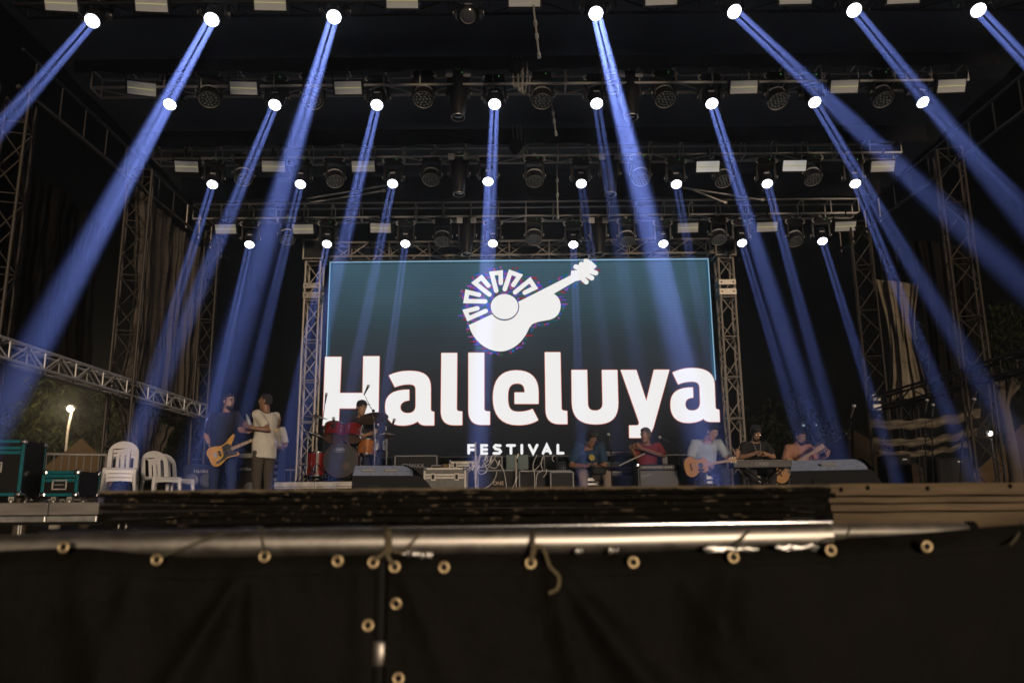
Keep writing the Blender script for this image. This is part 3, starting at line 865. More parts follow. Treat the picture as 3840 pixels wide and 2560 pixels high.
# ------------------------------------------------------------------ lamps
M['lens_on'] = emis('lit lamp lens', (0.86, 0.90, 1.0), 8.0, False)
M['lens_off'] = mat('dark glass lens', (0.05, 0.055, 0.06), 0.12, 0.0, coat=0.6)
M['lens_led'] = mat('frosted led lenslets', (0.16, 0.18, 0.19), 0.15, 0.3)
M['fixture'] = mat('black lamp housing', (0.010, 0.010, 0.012), 0.38, spec=0.2, noise=0.25, nscale=25)
M['strobe_face'] = mat('grey led strobe face', (0.36, 0.355, 0.34), 0.45, emit=(0.95, 0.93, 0.88), estr=0.05, noise=0.12, nscale=160)  # faint glow added to brighten the grey face
M['strobe_bright'] = mat('lit led strobe face', (0.5, 0.5, 0.49), 0.45, emit=(0.95, 0.94, 0.9), estr=0.30, noise=0.08, nscale=120)
M['strobe_line'] = mat('yellow led line', (0.5, 0.48, 0.25), 0.4, emit=(1.0, 0.95, 0.45), estr=0.22)
M['led_green'] = emis('green status led', (0.2, 1.0, 0.25), 1.5, False)

base_me = MB().box((0, 0, -0.05), (0.30, 0.22, 0.10), None, (0.92, 0.92)).mesh('base', 'fixture', None)
clampb_me = MB().box((0, 0, 0.03), (0.05, 0.06, 0.10)).tube([(0, -0.09, 0.03), (0, 0.09, 0.03)], 0.012, 8).mesh('clamp', 'alu')
handle_me = [MB().tube([(s * 0.15, -0.10, -0.02), (s * 0.185, -0.11, -0.04), (s * 0.185, -0.11, -0.09), (s * 0.15, -0.10, -0.10)], 0.011, 8).mesh('handle', 'white_plastic', 60) for s in (-1, 1)]
yk = MB()
yk.box((0, 0, -0.118), (0.34, 0.15, 0.036))
for s in (-1, 1):
    yk.box((s * 0.155, 0, -0.25), (0.034, 0.13, 0.28), None, (0.9, 1.15))
    yk.lathe([(0.055, 0), (0.05, 0.018)], 14, (s * 0.172, 0, -0.34), (s, 0, 0))
yoke_me = yk.mesh('yoke', 'fixture', 40)
pivot_me = [MB().box((s * 0.185, -0.02, -0.345), (0.03, 0.05, 0.035)).mesh('pivot_cap', 'alu_dull') for s in (-1, 1)]
# heads: axis -Z, pivot at the origin
h1 = MB(); h1.lathe([(0.06, 0.17), (0.105, 0.15), (0.118, 0.06), (0.116, -0.04), (0.108, -0.12), (0.102, -0.165), (0.096, -0.172)], 20)
beam_head_me = h1.mesh('head', 'fixture', 40)
beam_lens_me = MB().lathe([(0.090, -0.1735), (0.084, -0.180), (0.04, -0.186)], 20).mesh('lens', 'lens_on', 60)
beam_lens_off_me = MB().lathe([(0.090, -0.1735), (0.084, -0.180), (0.04, -0.186)], 20).mesh('lens', 'lens_off', 60)
hm_ = MB(); hm_.box((0, 0.125, -0.02), (0.09, 0.012, 0.025)); badge_me = hm_.mesh('badge', 'grey_plate')
h2 = MB(); h2.lathe([(0.07, 0.15), (0.125, 0.12), (0.145, 0.05), (0.15, -0.07), (0.158, -0.11), (0.152, -0.125), (0.140, -0.118)], 22)
wash_head_me = h2.mesh('head', 'fixture', 40)
band = MB(); band.lathe([(0.1465, 0.045), (0.150, 0.03), (0.1505, 0.015), (0.148, 0.012)], 22, (0, 0, 0), (0, 0, 1), False); band_me = band.mesh('band', 'grey_plate', 60)
rim = MB(); rim.lathe([(0.140, -0.121), (0.151, -0.129), (0.153, -0.121)], 24, (0, 0, 0), (0, 0, 1), False); rim_me = rim.mesh('rim', 'alu_dull', 60)
la = MB()
for rr, nn_ in ((0, 1), (0.052, 6), (0.104, 12)):
    for k in range(nn_):
        a = 2 * math.pi * k / max(nn_, 1)
        la.lathe([(0.020, -0.117), (0.017, -0.126), (0.006, -0.130)], 8, (rr * math.cos(a), rr * math.sin(a), 0))
ledarr_me = la.mesh('led_lenses', 'lens_led', 60)
h3 = MB(); h3.lathe([(0.09, 0.24), (0.135, 0.22), (0.14, 0.05), (0.132, -0.10), (0.125, -0.22), (0.108, -0.36), (0.103, -0.40), (0.094, -0.40), (0.085, -0.36)], 20, cap=False)
spot_head_me = h3.mesh('head', 'fixture', 40)
r3 = MB(); r3.lathe([(0.092, -0.398), (0.104, -0.406), (0.108, -0.398)], 22, (0, 0, 0), (0, 0, 1), False); spot_rim_me = r3.mesh('rim', 'alu', 60)
spot_lens_me = MB().lathe([(0.090, -0.372), (0.06, -0.384), (0.01, -0.388)], 18).mesh('lens', 'lens_off', 60)
plate_me = [MB().box((s * 0.135, -0.115, -0.06), (0.11, 0.012, 0.12)).mesh('side_plate', 'grey_plate', None) for s in (-1, 1)]

ORD = ['first', 'second', 'third', 'fourth', 'fifth', 'sixth', 'seventh', 'eighth', 'ninth', 'tenth', 'eleventh']
PIV = 0.345
def moving_head(name, label, cat, group, lens_px, Y, d, kind, lit, row):
    """yoke mounted lamp hung upside down; d is where its head points"""
    d = Vector(d).normalized()
    P = at(lens_px[0], lens_px[1], Y)
    reach = {'beam': 0.18, 'wash': 0.125, 'spot': 0.395}[kind]
    piv = P - d * reach
    t = thing(name, label, cat, piv + Vector((0, 0, PIV)), (0, 0, 0), group)
    b = link('base', base_me, t); link('clamp', clampb_me, b); [link('handle', q_, b) for q_ in handle_me]
    pan = math.atan2(d.x, -d.y) if (abs(d.x) + abs(d.y)) > 0.02 else 0.0
    pan = max(-0.9, min(0.9, pan)) if kind != 'spot' else 0
    y = link('yoke', yoke_me, t); y.rotation_euler = (0, 0, pan); [link('pivot_cap', q_, y) for q_ in pivot_me]
    me = {'beam': beam_head_me, 'wash': wash_head_me, 'spot': spot_head_me}[kind]
    h = link('head', me, t); h.location = (0, 0, -PIV); h.rotation_euler = aim(d)
    if kind == 'beam':
        l = link('lens', beam_lens_me if lit else beam_lens_off_me, h); link('badge', badge_me, h)
        if not lit: link('rim', rim_me, h).scale = (0.68, 0.68, 1.42)
    elif kind == 'wash':
        link('led_lenses', ledarr_me, h)['kind'] = 'stuff'; link('rim', rim_me, h); link('band', band_me, h)
    else:
        link('lens', spot_lens_me, h); link('rim', spot_rim_me, h); [link('side_plate', q_, b) for q_ in plate_me]
    g = MB().box((0.06, -0.112, -0.04), (0.008, 0.004, 0.008)).build('status_led', 'led_green', b, None) if row and (int(lens_px[0]) % 3) else None
    return t, P, d

def beam(P, d, e, size=0.14, spread=1.7, col=(0.245, 0.345, 1.0), root=None):
    L = bpy.data.lights.new('lamp_beam', 'AREA'); L.shape = 'DISK'; L.size = size; L.spread = R(spread); L.energy = e; L.color = col
    lo = bpy.data.objects.new('lamp_beam', L); COL.objects.link(lo)
    lo.location = P + d * 0.015; lo.rotation_euler = aim(d)
    if root is not None:
        lo.parent = root; lo.location = (P + d * 0.015) - root.location
    return lo

# lamp pixel, then the pixel its beam runs to at the floor, power, row
LIT = [
 [(345, 80, -1208, 7.5), (793, 75, -190, 13), (1252, 65, 700, 9), (2235, 52, 2690, 14), (2755, 45, 4700, 11), (3204, 40, 4700, 6), (3670, 40, 5400, 8)],
 [(636, 393, -130, 7), (1030, 395, 420, 9), (1413, 395, 1060, 9), (1855, 392, 1790, 9), (2238, 390, 2470, 2.5), (2670, 390, 3140, 9), (3056, 385, 3950, 8), (3462, 385, 5000, 5)],
 [(796, 693, 430, 7), (1126, 692, 840, 6), (1472, 690, 1230, 6), (1830, 682, 1770, 7), (2180, 690, 2350, 2), (2537, 692, 2760, 3), (2878, 690, 3200, 6), (3208, 690, 3690, 6.5)],
 [(935, 918, 720, 7), (1226, 916, 1020, 8), (1520, 915, 1390, 6), (1848, 914, 1800, 4), (2150, 918, 2190, 5), (2488, 915, 2700, 5), (2783, 912, 3070, 6), (3085, 905, 3390, 6)],
]
for r in range(4):
    for i, (px, py, ex, pw) in enumerate(LIT[r]):
        Y = YR[r]
        P = at(px, py, Y); T = at(ex, 1880, Y - (4.4, 3.8, 3.5, 3.2)[r])
        d = (T - P).normalized()
        k = i + (1 if r == 0 and i >= 3 else 0)
        side = '%s from the left' % ORD[i] if i < 4 else '%s from the right' % ORD[len(LIT[r]) - 1 - i]
        side = side.replace('first from the left', 'leftmost').replace('first from the right', 'rightmost')
        t, P, d = moving_head('beam_lamp', 'lit white beam lamp, %s on the %s' % (side, ROWNAME[r]), 'stage lamp', 'lit beam lamps on the %s' % ROWNAME[r], (px, py), Y, d, 'beam', True, r)
        beam(P, d, pw * 4.2, root=t)
        v_ = P.normalized(); ax_ = (v_ - d * v_.dot(d)).normalized(); sd_ = d.cross(ax_)
        h_ = next(c for c in bpy.data.objects if c.parent is t and c.name.startswith('head'))
        g_ = MB(); q_ = d * 0.030
        g_.add([q_ + ax_ * 0.066 + sd_ * 0.0125, q_ + ax_ * 0.066 - sd_ * 0.0125, q_ - ax_ * 0.066 - sd_ * 0.0125, q_ - ax_ * 0.066 + sd_ * 0.0125], [(0, 1, 2, 3)])
        go_ = g_.build('beam_core_blocker', 'lens_on', t, None); go_.location = P - t.location  # added blocker for the beam's dark core, glowing to vanish against the lens
# weaker second shafts thrown by the lamps at the right
moving_head('beam_lamp', 'unlit beam lamp in the middle of the front lighting truss', 'stage lamp', None, (1755, 58), YR[0], (0.0, -0.80, -0.62), 'beam', False, 0)

WASH = [[], [784, 1175, 1587, 2033, 2495, 2918, 3314], [912, 1257, 1616, 2005, 2405, 2715, 3050], [1078, 1659, 2003, 2351, 2697, 2985]]
WASHY = [0, 375, 675, 900]
for r in range(1, 4):
    for i, px in enumerate(WASH[r]):
        dim = (px - 1950) / 1500
        d = Vector((0.10 * dim + (0.25 if dim < -0.3 else 0), -0.36 - 0.04 * (i % 3), -0.93))
        side = '%s from the left' % ORD[i] if i < 4 else '%s from the right' % ORD[len(WASH[r]) - 1 - i]
        side = side.replace('first from the left', 'leftmost').replace('first from the right', 'rightmost')
        moving_head('wash_lamp', 'unlit round wash lamp with led lenses, %s on the %s' % (side, ROWNAME[r]), 'stage lamp', 'unlit wash lamps', (px, WASHY[r] + (i % 2) * 6), YR[r] - 0.02, d, 'wash', False, r)
for r, (xs, yy) in ((1, ((1718, 2367), 440)), (2, ((1721, 2289), 728)), (3, ((1750, 2247), 953))):
    for i, px in enumerate(xs):
        moving_head('profile_lamp', 'unlit long barrel profile lamp pointing down, %s one on the %s' % (('left', 'right')[i], ROWNAME[r]), 'stage lamp', 'unlit profile lamps', (px, yy), YR[r] - 0.03, (0.0, -0.12, -0.99), 'spot', False, r)

# led strobe panels
sb = MB().box((0, 0.045, 0), (0.37, 0.07, 0.19)).mesh('housing', 'fixture', None)
sf = MB().box((0, 0.004, 0), (0.335, 0.012, 0.155)).mesh('led_face', 'strobe_face', None)
sf2 = MB().box((0, 0.004, 0), (0.335, 0.012, 0.155)).mesh('led_face', 'strobe_bright', None)
sl_ = MB().box((0, -0.004, 0), (0.33, 0.006, 0.010)).mesh('led_line', 'strobe_line', None)
br = MB()
for s in (-1, 1): br.box((s * 0.192, 0.045, 0.06), (0.008, 0.03, 0.22))
br.box((0, 0.045, 0.17), (0.39, 0.03, 0.01)); br.tube([(0, 0.045, 0.17), (0, 0.045, 0.26)], 0.014, 8)
br_me = br.mesh('bracket', 'fixture', None)
STR = [[(228, 12), (567, 15), (1012, 10), (1508, 2), (1967, -4), (2480, -10), (2985, -14), (3390, -16)], [(531, 333), (913, 331), (1305, 330), (2790, 327), (3167, 325), (3569, 323)],
       [(699, 625), (1025, 624), (1362, 624), (2655, 625), (2980, 622), (3311, 624)], [(846, 859), (1136, 859), (1427, 855), (2580, 854), (2877, 851), (3171, 849)]]
for r in range(4):
    for i, (px, py) in enumerate(STR[r]):
        P = at(px, py, YR[r] - 0.12)
        n_ = len(STR[r])
        side = '%s from the left' % ORD[i] if i < n_ / 2 else '%s from the right' % ORD[n_ - 1 - i]
        side = side.replace('first from the left', 'leftmost').replace('first from the right', 'rightmost')
        yaw = -0.06 * (px - 1950) / 1500 + (0.22 if (r, i) == (1, 0) else 0)
        t = thing('strobe_panel', 'grey led strobe panel, %s on the %s' % (side, ROWNAME[r]), 'strobe light', P, (R(30), 0.02 * math.sin(px), yaw), 'strobe panels')
        t.scale = (1.18, 1.18, 1.18); link('housing', sb, t); f = link('led_face', sf2 if (r, i) in ((2, 3), (2, 4)) else sf, t); link('led_line', sl_, f); link('bracket', br_me, t)

# chain hoist in the middle, hanging rods and a loose cable
lk = MB()
for a in range(12):
    pass
def chain(parent, pts, name='chain'):
    m_ = MB(); pts = smooth_path(pts, 4)
    L = 0; acc = [0]
    for i in range(1, len(pts)): L += (pts[i] - pts[i - 1]).length; acc.append(L)
    n_ = int(L / 0.034)
    for k in range(n_):
        s = L * (k + 0.5) / n_
        i = max(j for j in range(len(acc)) if acc[j] <= s); i = min(i, len(pts) - 2)
        p = pts[i].lerp(pts[i + 1], (s - acc[i]) / max(1e-6, acc[i + 1] - acc[i])); d = (pts[i + 1] - pts[i]).normalized()
        u = d.orthogonal().normalized(); w = d.cross(u); q = u if k % 2 else w
        ring_ = [p + d * (0.022 * math.cos(t)) + q * (0.012 * math.sin(t)) for t in [2 * math.pi * j / 6 for j in range(7)]]
        m_.tube(ring_, 0.0042, 4, False)
    return m_.build(name, 'alu_dull', parent, 60)
for r, cx, ztop in ((1, 1935, 6.5), (2, 1935, 6.4)):
    P = at(cx, (330, 625)[r - 1], YR[r] - 0.3)
    t = thing('chain_hoist', 'hanging hoist chains bunched at the middle of the %s' % ROWNAME[r], 'chain hoist', (P.x, P.y, 6.5), (0, 0, 0), 'chain hoists')
    for k in range(3):
        x = (-0.05, 0.02, 0.08)[k]
        chain(t, [(x, 0, 0), (x + 0.01, 0, -0.35), (x + 0.03, 0.0, -0.5 - 0.06 * k), (x + 0.08, 0, -0.42), (x + 0.09, 0, -0.1)])
    MB().lathe([(0.03, 0), (0.11, -0.05), (0.12, -0.16), (0.06, -0.26), (0.02, -0.27)], 14, (0, 0.02, -0.02 - 0.25 * (r == 2))).build('chain_bag', 'black_cloth', t)
for k, (a, b, Y) in enumerate((((2000, 20), (2022, 215), 9.0), ((2068, 380), (2085, 505), 11.6), ((2088, 600), (2092, 820), 13.4))):
    pa_, pb_ = at(*a, Y), at(*b, Y)
    t = thing('hanging_rod', ('thin hanging rod above the front lighting truss', 'thin hanging rod below the second lighting truss', 'jointed hanging rod below the third lighting truss')[k], 'rod', pa_, (0, 0, 0), 'hanging rods')
    bar('rod', (0, 0, 0), pb_ - pa_, 0.014, 'alu_dull', t)
    for f in (0.35, 0.6, 0.97):
        q = (pb_ - pa_) * f; MB().lathe([(0.026, -0.03), (0.026, 0.03)], 8, q, (pb_ - pa_)).build('joint', 'alu', t)
# diagonal roof braces between third and rear trusses
for k, (a, b) in enumerate((((1150, 745), (1480, 690)), ((1160, 760), (1440, 715)), ((2540, 700), (2860, 750)), ((2600, 712), (2720, 760)))):
    pa_, pb_ = at(*a, 14.2), at(*b, 14.2)
    t = thing('roof_brace', 'thin diagonal roof brace, %s' % ('upper one left of centre', 'lower one left of centre', 'long one right of centre', 'short one right of centre')[k], 'brace', pa_, (0, 0, 0), 'roof braces')
    bar('tube', (0, 0, 0), pb_ - pa_, 0.018, 'alu_dull', t); MB().box((pb_ - pa_), (0.06, 0.05, 0.05)).build('end_clamp', 'alu_dull', t)
# ------------------------------------------------------------------ gear on the stage
M['teal_trim'] = mat('teal painted edge trim', (0.0, 0.10, 0.12), 0.45, 0.0, spec=0.2, noise=0.2, nscale=12)
M['case_black'] = mat('black laminate', (0.008, 0.0075, 0.0075), 0.5, spec=0.1, noise=0.3, nscale=16)
M['case_grey'] = mat('worn grey laminate', (0.10, 0.095, 0.09), 0.55, noise=0.35, nscale=18)
M['case_alu'] = mat('raw aluminium trim', (0.42, 0.39, 0.35), 0.5, 0.3, noise=0.2, nscale=20)
M['tolex'] = mat('black vinyl covering', (0.010, 0.010, 0.011), 0.55, spec=0.15, bump=0.4, bscale=180)
M['grille_black'] = mat('black speaker grille', (0.014, 0.014, 0.016), 0.7, spec=0.15, noise=0.4, nscale=120)
M['grille_silver'] = mat('silver grille cloth', (0.11, 0.11, 0.115), 0.75, spec=0.2, noise=0.25, nscale=160)
M['badge_silver'] = mat('silver lettering', (0.30, 0.30, 0.31), 0.5, 0.2)
M['badge_dim'] = mat('dim grey lettering', (0.16, 0.16, 0.17), 0.5)
M['badge_tan'] = mat('worn cream lettering', (0.42, 0.33, 0.24), 0.6)
M['badge_blue'] = mat('blue lettering', (0.03, 0.09, 0.22), 0.6)
M['monitor'] = mat('textured black monitor paint', (0.010, 0.0105, 0.013), 0.55, spec=0.15, noise=0.3, nscale=60, bump=0.3, bscale=260)
M['monitor_top_lit'] = mat('monitor edge with painted blue light', (0.27, 0.32, 0.46), 0.45, noise=0.2, nscale=30)  # blue beam light on the top chamfer is painted into this colour
M['drum_red'] = mat('red wood lacquer', (0.15, 0.009, 0.007), 0.22, coat=0.3, noise=0.35, nscale=8, stretch=(1, 1, 4))
M['drum_amber'] = mat('amber wood lacquer', (0.30, 0.10, 0.018), 0.22, coat=0.6, noise=0.3, nscale=8)
M['drum_head'] = mat('black drum head', (0.012, 0.012, 0.015), 0.38, spec=0.2, noise=0.2, nscale=6)
M['drum_head_clear'] = mat('coated drum head', (0.16, 0.10, 0.075), 0.5, noise=0.2, nscale=9)
M['cymbal'] = mat('dark bronze cymbal', (0.34, 0.22, 0.10), 0.36, 0.9, noise=0.25, nscale=20)
M['cable_white'] = mat('pale cable', (0.50, 0.47, 0.44), 0.5)
M['cable_black'] = mat('black cable', (0.02, 0.02, 0.02), 0.5)
M['bass_wood'] = mat('honey ash body', (0.52, 0.27, 0.04), 0.5, spec=0.15, noise=0.25, nscale=9, stretch=(1, 1, 5))
M['maple'] = mat('maple neck', (0.38, 0.25, 0.13), 0.5, spec=0.15, noise=0.15, nscale=20)
M['fretboard'] = mat('pale fretboard', (0.34, 0.23, 0.14), 0.5, spec=0.15, noise=0.15, nscale=20)
M['spruce'] = mat('amber spruce top', (0.36, 0.175, 0.05), 0.5, spec=0.2, noise=0.15, nscale=10)
M['mahogany'] = mat('dark mahogany', (0.07, 0.025, 0.012), 0.5, spec=0.15)
M['cyan_face'] = mat('teal plastic', (0.0, 0.14, 0.19), 0.4, noise=0.3, nscale=40)
M['rug'] = mat('dark rug', (0.02, 0.018, 0.018), 0.95)

def text(s, size, key, parent, loc, rot=(R(90), 0, 0), name='lettering', shear=0.0, ext=0.002, sx=1.0):
    cu = bpy.data.curves.new(name, 'FONT'); cu.body = s; cu.size = size; cu.extrude = ext; cu.align_x = 'CENTER'; cu.align_y = 'CENTER'; cu.shear = shear; cu.resolution_u = 3; cu.offset = size * 0.012
    me = evaluated_mesh(bpy.data.objects.new(name, cu)); me.materials.clear(); me.materials.append(M[key])
    o = link(name, me, parent); o.location = loc; o.rotation_euler = rot; o.scale = (sx, 1, 1)
    return o

def flight_case(label, loc, size, rz, trim, panel, lid=0.72, handles=1, latches=0, wheels=True, group='flight cases'):
    w, d, h = size; zb_ = 0.11 if wheels else 0.0
    t = thing('flight_case', label, 'flight case', loc, (0, 0, rz), group)
    MB().box((0, 0, zb_ + h / 2), (w, d, h)).build('body', panel, t, None)
    e = 0.032
    for sx_ in (-1, 1):
        for sy in (-1, 1):
            MB().box((sx_ * (w / 2 - e / 2 + 0.005), sy * (d / 2 - e / 2 + 0.005), zb_ + h / 2), (e, e, h - 2 * e)).build('edge_trim', trim, t, None, 0.004)
    for sy in (-1, 1):
        for z in (zb_ + e / 2 - 0.005, zb_ + h - e / 2 + 0.005):
            MB().box((0, sy * (d / 2 - e / 2 + 0.005), z), (w - 2 * e, e, e)).build('edge_trim', trim, t, None, 0.004)
    if lid:
        for dz in (-0.022, 0.022):
            MB().box((0, -d / 2 + 0.004, zb_ + h * lid + dz), (w - 2 * e, 0.02, 0.034)).build('lid_trim', trim, t, None, 0.004)
    for sx_ in (-1, 1):
        for sy in (-1, 1):
            for z in (zb_ + 0.012, zb_ + h - 0.012):
                MB().box((sx_ * (w / 2 - 0.02), sy * (d / 2 - 0.02), z), (0.062, 0.062, 0.062)).build('corner', 'chrome', t, None, 0.02)
    for k in range(handles):
        x = 0 if handles == 1 else (-0.25 + 0.5 * k) * w
        hz_ = zb_ + h * (lid * 0.62 if lid else 0.5)
        f = MB()
        f.box((0, 0, 0.045), (0.15, 0.012, 0.016)).box((0, 0, -0.045), (0.15, 0.012, 0.016)).box((-0.068, 0, 0), (0.016, 0.012, 0.074)).box((0.068, 0, 0), (0.016, 0.012, 0.074))
        fo = f.build('handle_frame', 'alu_dull', t, None, 0.003); fo.location = (x, -d / 2 - 0.006, hz_)
        MB().box((0, 0.004, 0), (0.12, 0.006, 0.074)).build('recess', 'rubber', fo, None)
        MB().tube([(-0.05, -0.006, 0), (0.05, -0.006, 0)], 0.008, 8).build('grip', 'alu_dull', fo)
    for k in range(latches):
        x = (-0.28 + 0.56 * k / max(1, latches - 1)) * w
        MB().box((x, -d / 2 - 0.006, zb_ + h * (lid or 0.7) - 0.01), (0.075, 0.02, 0.12)).build('latch', trim, t, None, 0.008)
        MB().box((x, -d / 2 - 0.017, zb_ + h * (lid or 0.7) - 0.01), (0.04, 0.008, 0.07)).build('latch_recess', 'rubber', t, None)
    if wheels:
        for sx_ in (-1, 1):
            for sy in (-1, 1):
                c = MB(); c.lathe([(0.045, -0.018), (0.05, -0.012), (0.05, 0.012), (0.045, 0.018)], 14, (sx_ * (w / 2 - 0.1), sy * (d / 2 - 0.1), 0.05), (1, 0, 0))
                c.box((sx_ * (w / 2 - 0.1), sy * (d / 2 - 0.1), 0.085), (0.05, 0.07, 0.05)); c.build('caster', 'alu_dull', t)
    return t
def F(px, Y): return on_floor(px, Y)
W_ = lambda px0, px1, Y: abs(at(px1, 1780, Y).x - at(px0, 1780, Y).x)
# teal edged cases on the left
flight_case('tall black flight case with teal edges at the left picture edge', F(30, 8.2), (0.52, 0.5, 0.54), R(8), 'teal_trim', 'case_black', 0.82, 1)
flight_case('low black flight case with teal edges beside the white chairs', F(280, 8.6), (0.36, 0.5, 0.25), R(3), 'teal_trim', 'case_black', 0.72, 1)
flight_case('dark flight case between the two teal edged ones', F(170, 9.4), (0.42, 0.45, 0.28), R(0), 'case_black', 'case_black', 0, 0)
for k, px in enumerate((146, 160, 174)):
    p = at(px, 1812, 9.10); o = MB().box((0, 0, 0), (0.022, 0.02, 0.05)).build('cyan_tab', 'cyan_face', None); o.location = p
    tag(o, 'small cyan tag on the dark flight case, %s of three' % ('left', 'middle', 'right')[k], 'tag', 'cyan tags')

# ---- white plastic chairs
def arch(w, h, r, n=12):
    pts = [(-w / 2, 0), (-w / 2 * 1.02, h * 0.55)]
    for k in range(n + 1):
        a = math.pi - math.pi * k / n; pts.append((w / 2 * math.cos(a) * 1.02, h * 0.6 + h * 0.4 * math.sin(a)))
    pts += [(w / 2 * 1.02, h * 0.55), (w / 2, 0)]
    return pts
def chair(label, loc, rz, group='white plastic chairs'):
    t = thing('plastic_chair', label, 'chair', loc, (0, 0, rz), group)
    s = MB()
    s.rings([[(-0.21, -0.21, 0.40), (0.21, -0.21, 0.40), (0.19, 0.20, 0.385), (-0.19, 0.20, 0.385)], [(-0.215, -0.215, 0.43), (0.215, -0.215, 0.43), (0.195, 0.205, 0.41), (-0.195, 0.205, 0.41)], [(-0.19, -0.19, 0.435), (0.19, -0.19, 0.435), (0.175, 0.185, 0.415), (-0.175, 0.185, 0.415)]])
    s.build('seat', 'white_plastic', t, 30, 0.012)
    sk = MB()
    for sy in (-0.215,):
        sk.poly([[(-0.21, 0.40), (0.21, 0.40), (0.2, 0.33), (0.13, 0.355), (0, 0.36), (-0.13, 0.355), (-0.2, 0.33)]], sy, sy + 0.012)
    sk.build('apron', 'white_plastic', t, 30)
    b = MB()
    holes = []
    for x, hw_, zt_ in ((-0.115, 0.026, 0.30), (-0.035, 0.010, 0.22), (0.035, 0.010, 0.22), (0.115, 0.026, 0.30)):
        holes.append([(x - hw_, 0.06), (x + hw_, 0.06), (x + hw_, zt_), (x - hw_ * 0.5, zt_ + 0.03), (x - hw_, zt_)])
    b.poly([arch(0.40, 0.46, 0.2)] + holes, -0.012, 0.012)
    bo = b.build('backrest', 'white_plastic', t, 30, 0.006); bo.location = (0, 0.20, 0.39); bo.rotation_euler = (R(-14), 0, 0)
    for sx_ in (-1, 1):
        for sy in (-1, 1):
            l = MB(); l.tube([(sx_ * 0.185, sy * 0.185, 0.41), (sx_ * 0.20, sy * 0.205, 0.2), (sx_ * 0.225, sy * 0.24, 0.0)], [0.032, 0.026, 0.020], 8)
            l.build('leg', 'white_plastic', t, 60)
    for sx_ in ():
        a = MB(); a.tube(smooth_path([(sx_ * 0.20, 0.22, 0.66), (sx_ * 0.235, 0.05, 0.63), (sx_ * 0.235, -0.16, 0.61), (sx_ * 0.22, -0.21, 0.42)], 5), 0.018, 8); a.build('armrest', 'white_plastic', t, 60)
    return t
for k in range(3):
    chair('white plastic chair by the left tower, %s in the stack' % ('bottom', 'middle', 'top')[k], F(462, 11.4) + Vector((0, -0.015 * k, 0.055 * k)), R(22), 'stacked white chairs')
chair('single white plastic chair between the stack and the amplifiers', F(612, 11.9), R(48))
chair('white plastic chair half hidden beside the bass cabinet', F(662, 12.6), R(60))

# ---- wedge monitors (seen from behind, speaker side to the right)
def wedge(label, px0, px1, pxe, pytop, Y, flip=1):
    xa, xb, xe = at(px0, 1780, Y).x, at(px1, 1780, Y).x, at(pxe, 1800, Y).x
    zt_ = at(px1, pytop, Y).z
    t = thing('wedge_monitor', label, 'stage monitor', (xa, Y, 0), (0, 0, -math.atan2(xa, Y) * 0.95), 'wedge monitors')
    w, we, h = xb - xa, xe - xa, zt_
    D = 0.5; c = 0.085
    curve = [(w + (we - w) * k / 8, h - (h * 1.0) * (k / 8) ** 1.55) for k in range(9)]
    outl = [(-0.015, 0)] + [(0, h)] + curve
    outl = outl[:-1] + [(we, 0.0)]
    front = [(-0.01, 0.0), (0.0, h - c)] + [(x, min(z, h - c)) for x, z in curve]
    back = [(-0.015, 0.0), (0.02, h)] + curve
    m_ = MB(); m_.rings([[(x, 0.0, z) for x, z in front], [(x, c * 1.3, z) for x, z in back], [(x, D, z) for x, z in back]])
    o = m_.build('cabinet', ['monitor', 'monitor_top_lit'], t, 25)
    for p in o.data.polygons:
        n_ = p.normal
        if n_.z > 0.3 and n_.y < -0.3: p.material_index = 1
    for f in (0.3, 0.75) if flip else (0.55,):
        MB().box((w * f, 0.035, h - c * 0.5), (0.11, 0.03, 0.02), Euler((R(-35), 0, 0))).build('handle', 'badge_silver', t, None, 0.006)
    MB().box((w * 0.42, -0.004, h * 0.33), (0.12, 0.012, 0.10)).build('connector_plate', 'rubber', t, None, 0.004)
    g_ = MB()
    pts = [(x, z) for x, z in curve]
    for a, b in zip(pts[:-1], pts[1:]):
        g_.add([(a[0] + 0.004, 0.04, a[1] + 0.006), (b[0] + 0.004, 0.04, b[1] + 0.006), (b[0] + 0.004, D - 0.02, b[1] + 0.006), (a[0] + 0.004, D - 0.02, a[1] + 0.006)], [(0, 1, 2, 3)])
    g_.build('speaker_grille', 'grille_black', t, 60)
    return t
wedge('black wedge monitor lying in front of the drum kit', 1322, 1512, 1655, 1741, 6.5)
wedge('black wedge monitor with painted blue light on its top edge at the right', 2966, 3212, 3300, 1722, 6.3, 0)

# ---- amplifiers
def cab(name, label, px0, px1, pytop, Y, D=0.4, grille='grille_black', group='amplifiers'):
    xa, xb = at(px0, 1780, Y).x, at(px1, 1780, Y).x; h = at((px0 + px1) / 2, pytop, Y).z; w = xb - xa
    t = thing(name, label, 'amplifier', ((xa + xb) / 2, Y, 0), (0, 0, 0), group)
    MB().box((0, D / 2, h / 2), (w, D, h)).build('cabinet', 'tolex', t, None, 0.012)
    return t, w, h
t, w, h = cab('bass_cabinet', 'black bass speaker cabinet standing left of the bassist', 690, 806, 1739, 13.4)
MB().box((0, -0.006, h * 0.46), (w - 0.05, 0.012, h * 0.86)).build('grille', 'grille_black', t, None, 0.004)
for sx_ in (-1, 1):
    for z in (0.25, 0.62):
        m_ = MB(); m_.lathe([(0.115, 0), (0.105, 0.006), (0.03, 0.002), (0.028, 0.012), (0.005, 0.014)], 20, (sx_ * 0.125, -0.0125, h * z), (0, -1, 0)); m_.build('speaker_cone', mat('grey speaker cone', (0.06, 0.06, 0.065), 0.5), t, 50)
text('Hartke', 0.085, 'badge_silver', t, (0.03, -0.03, h * 0.83))
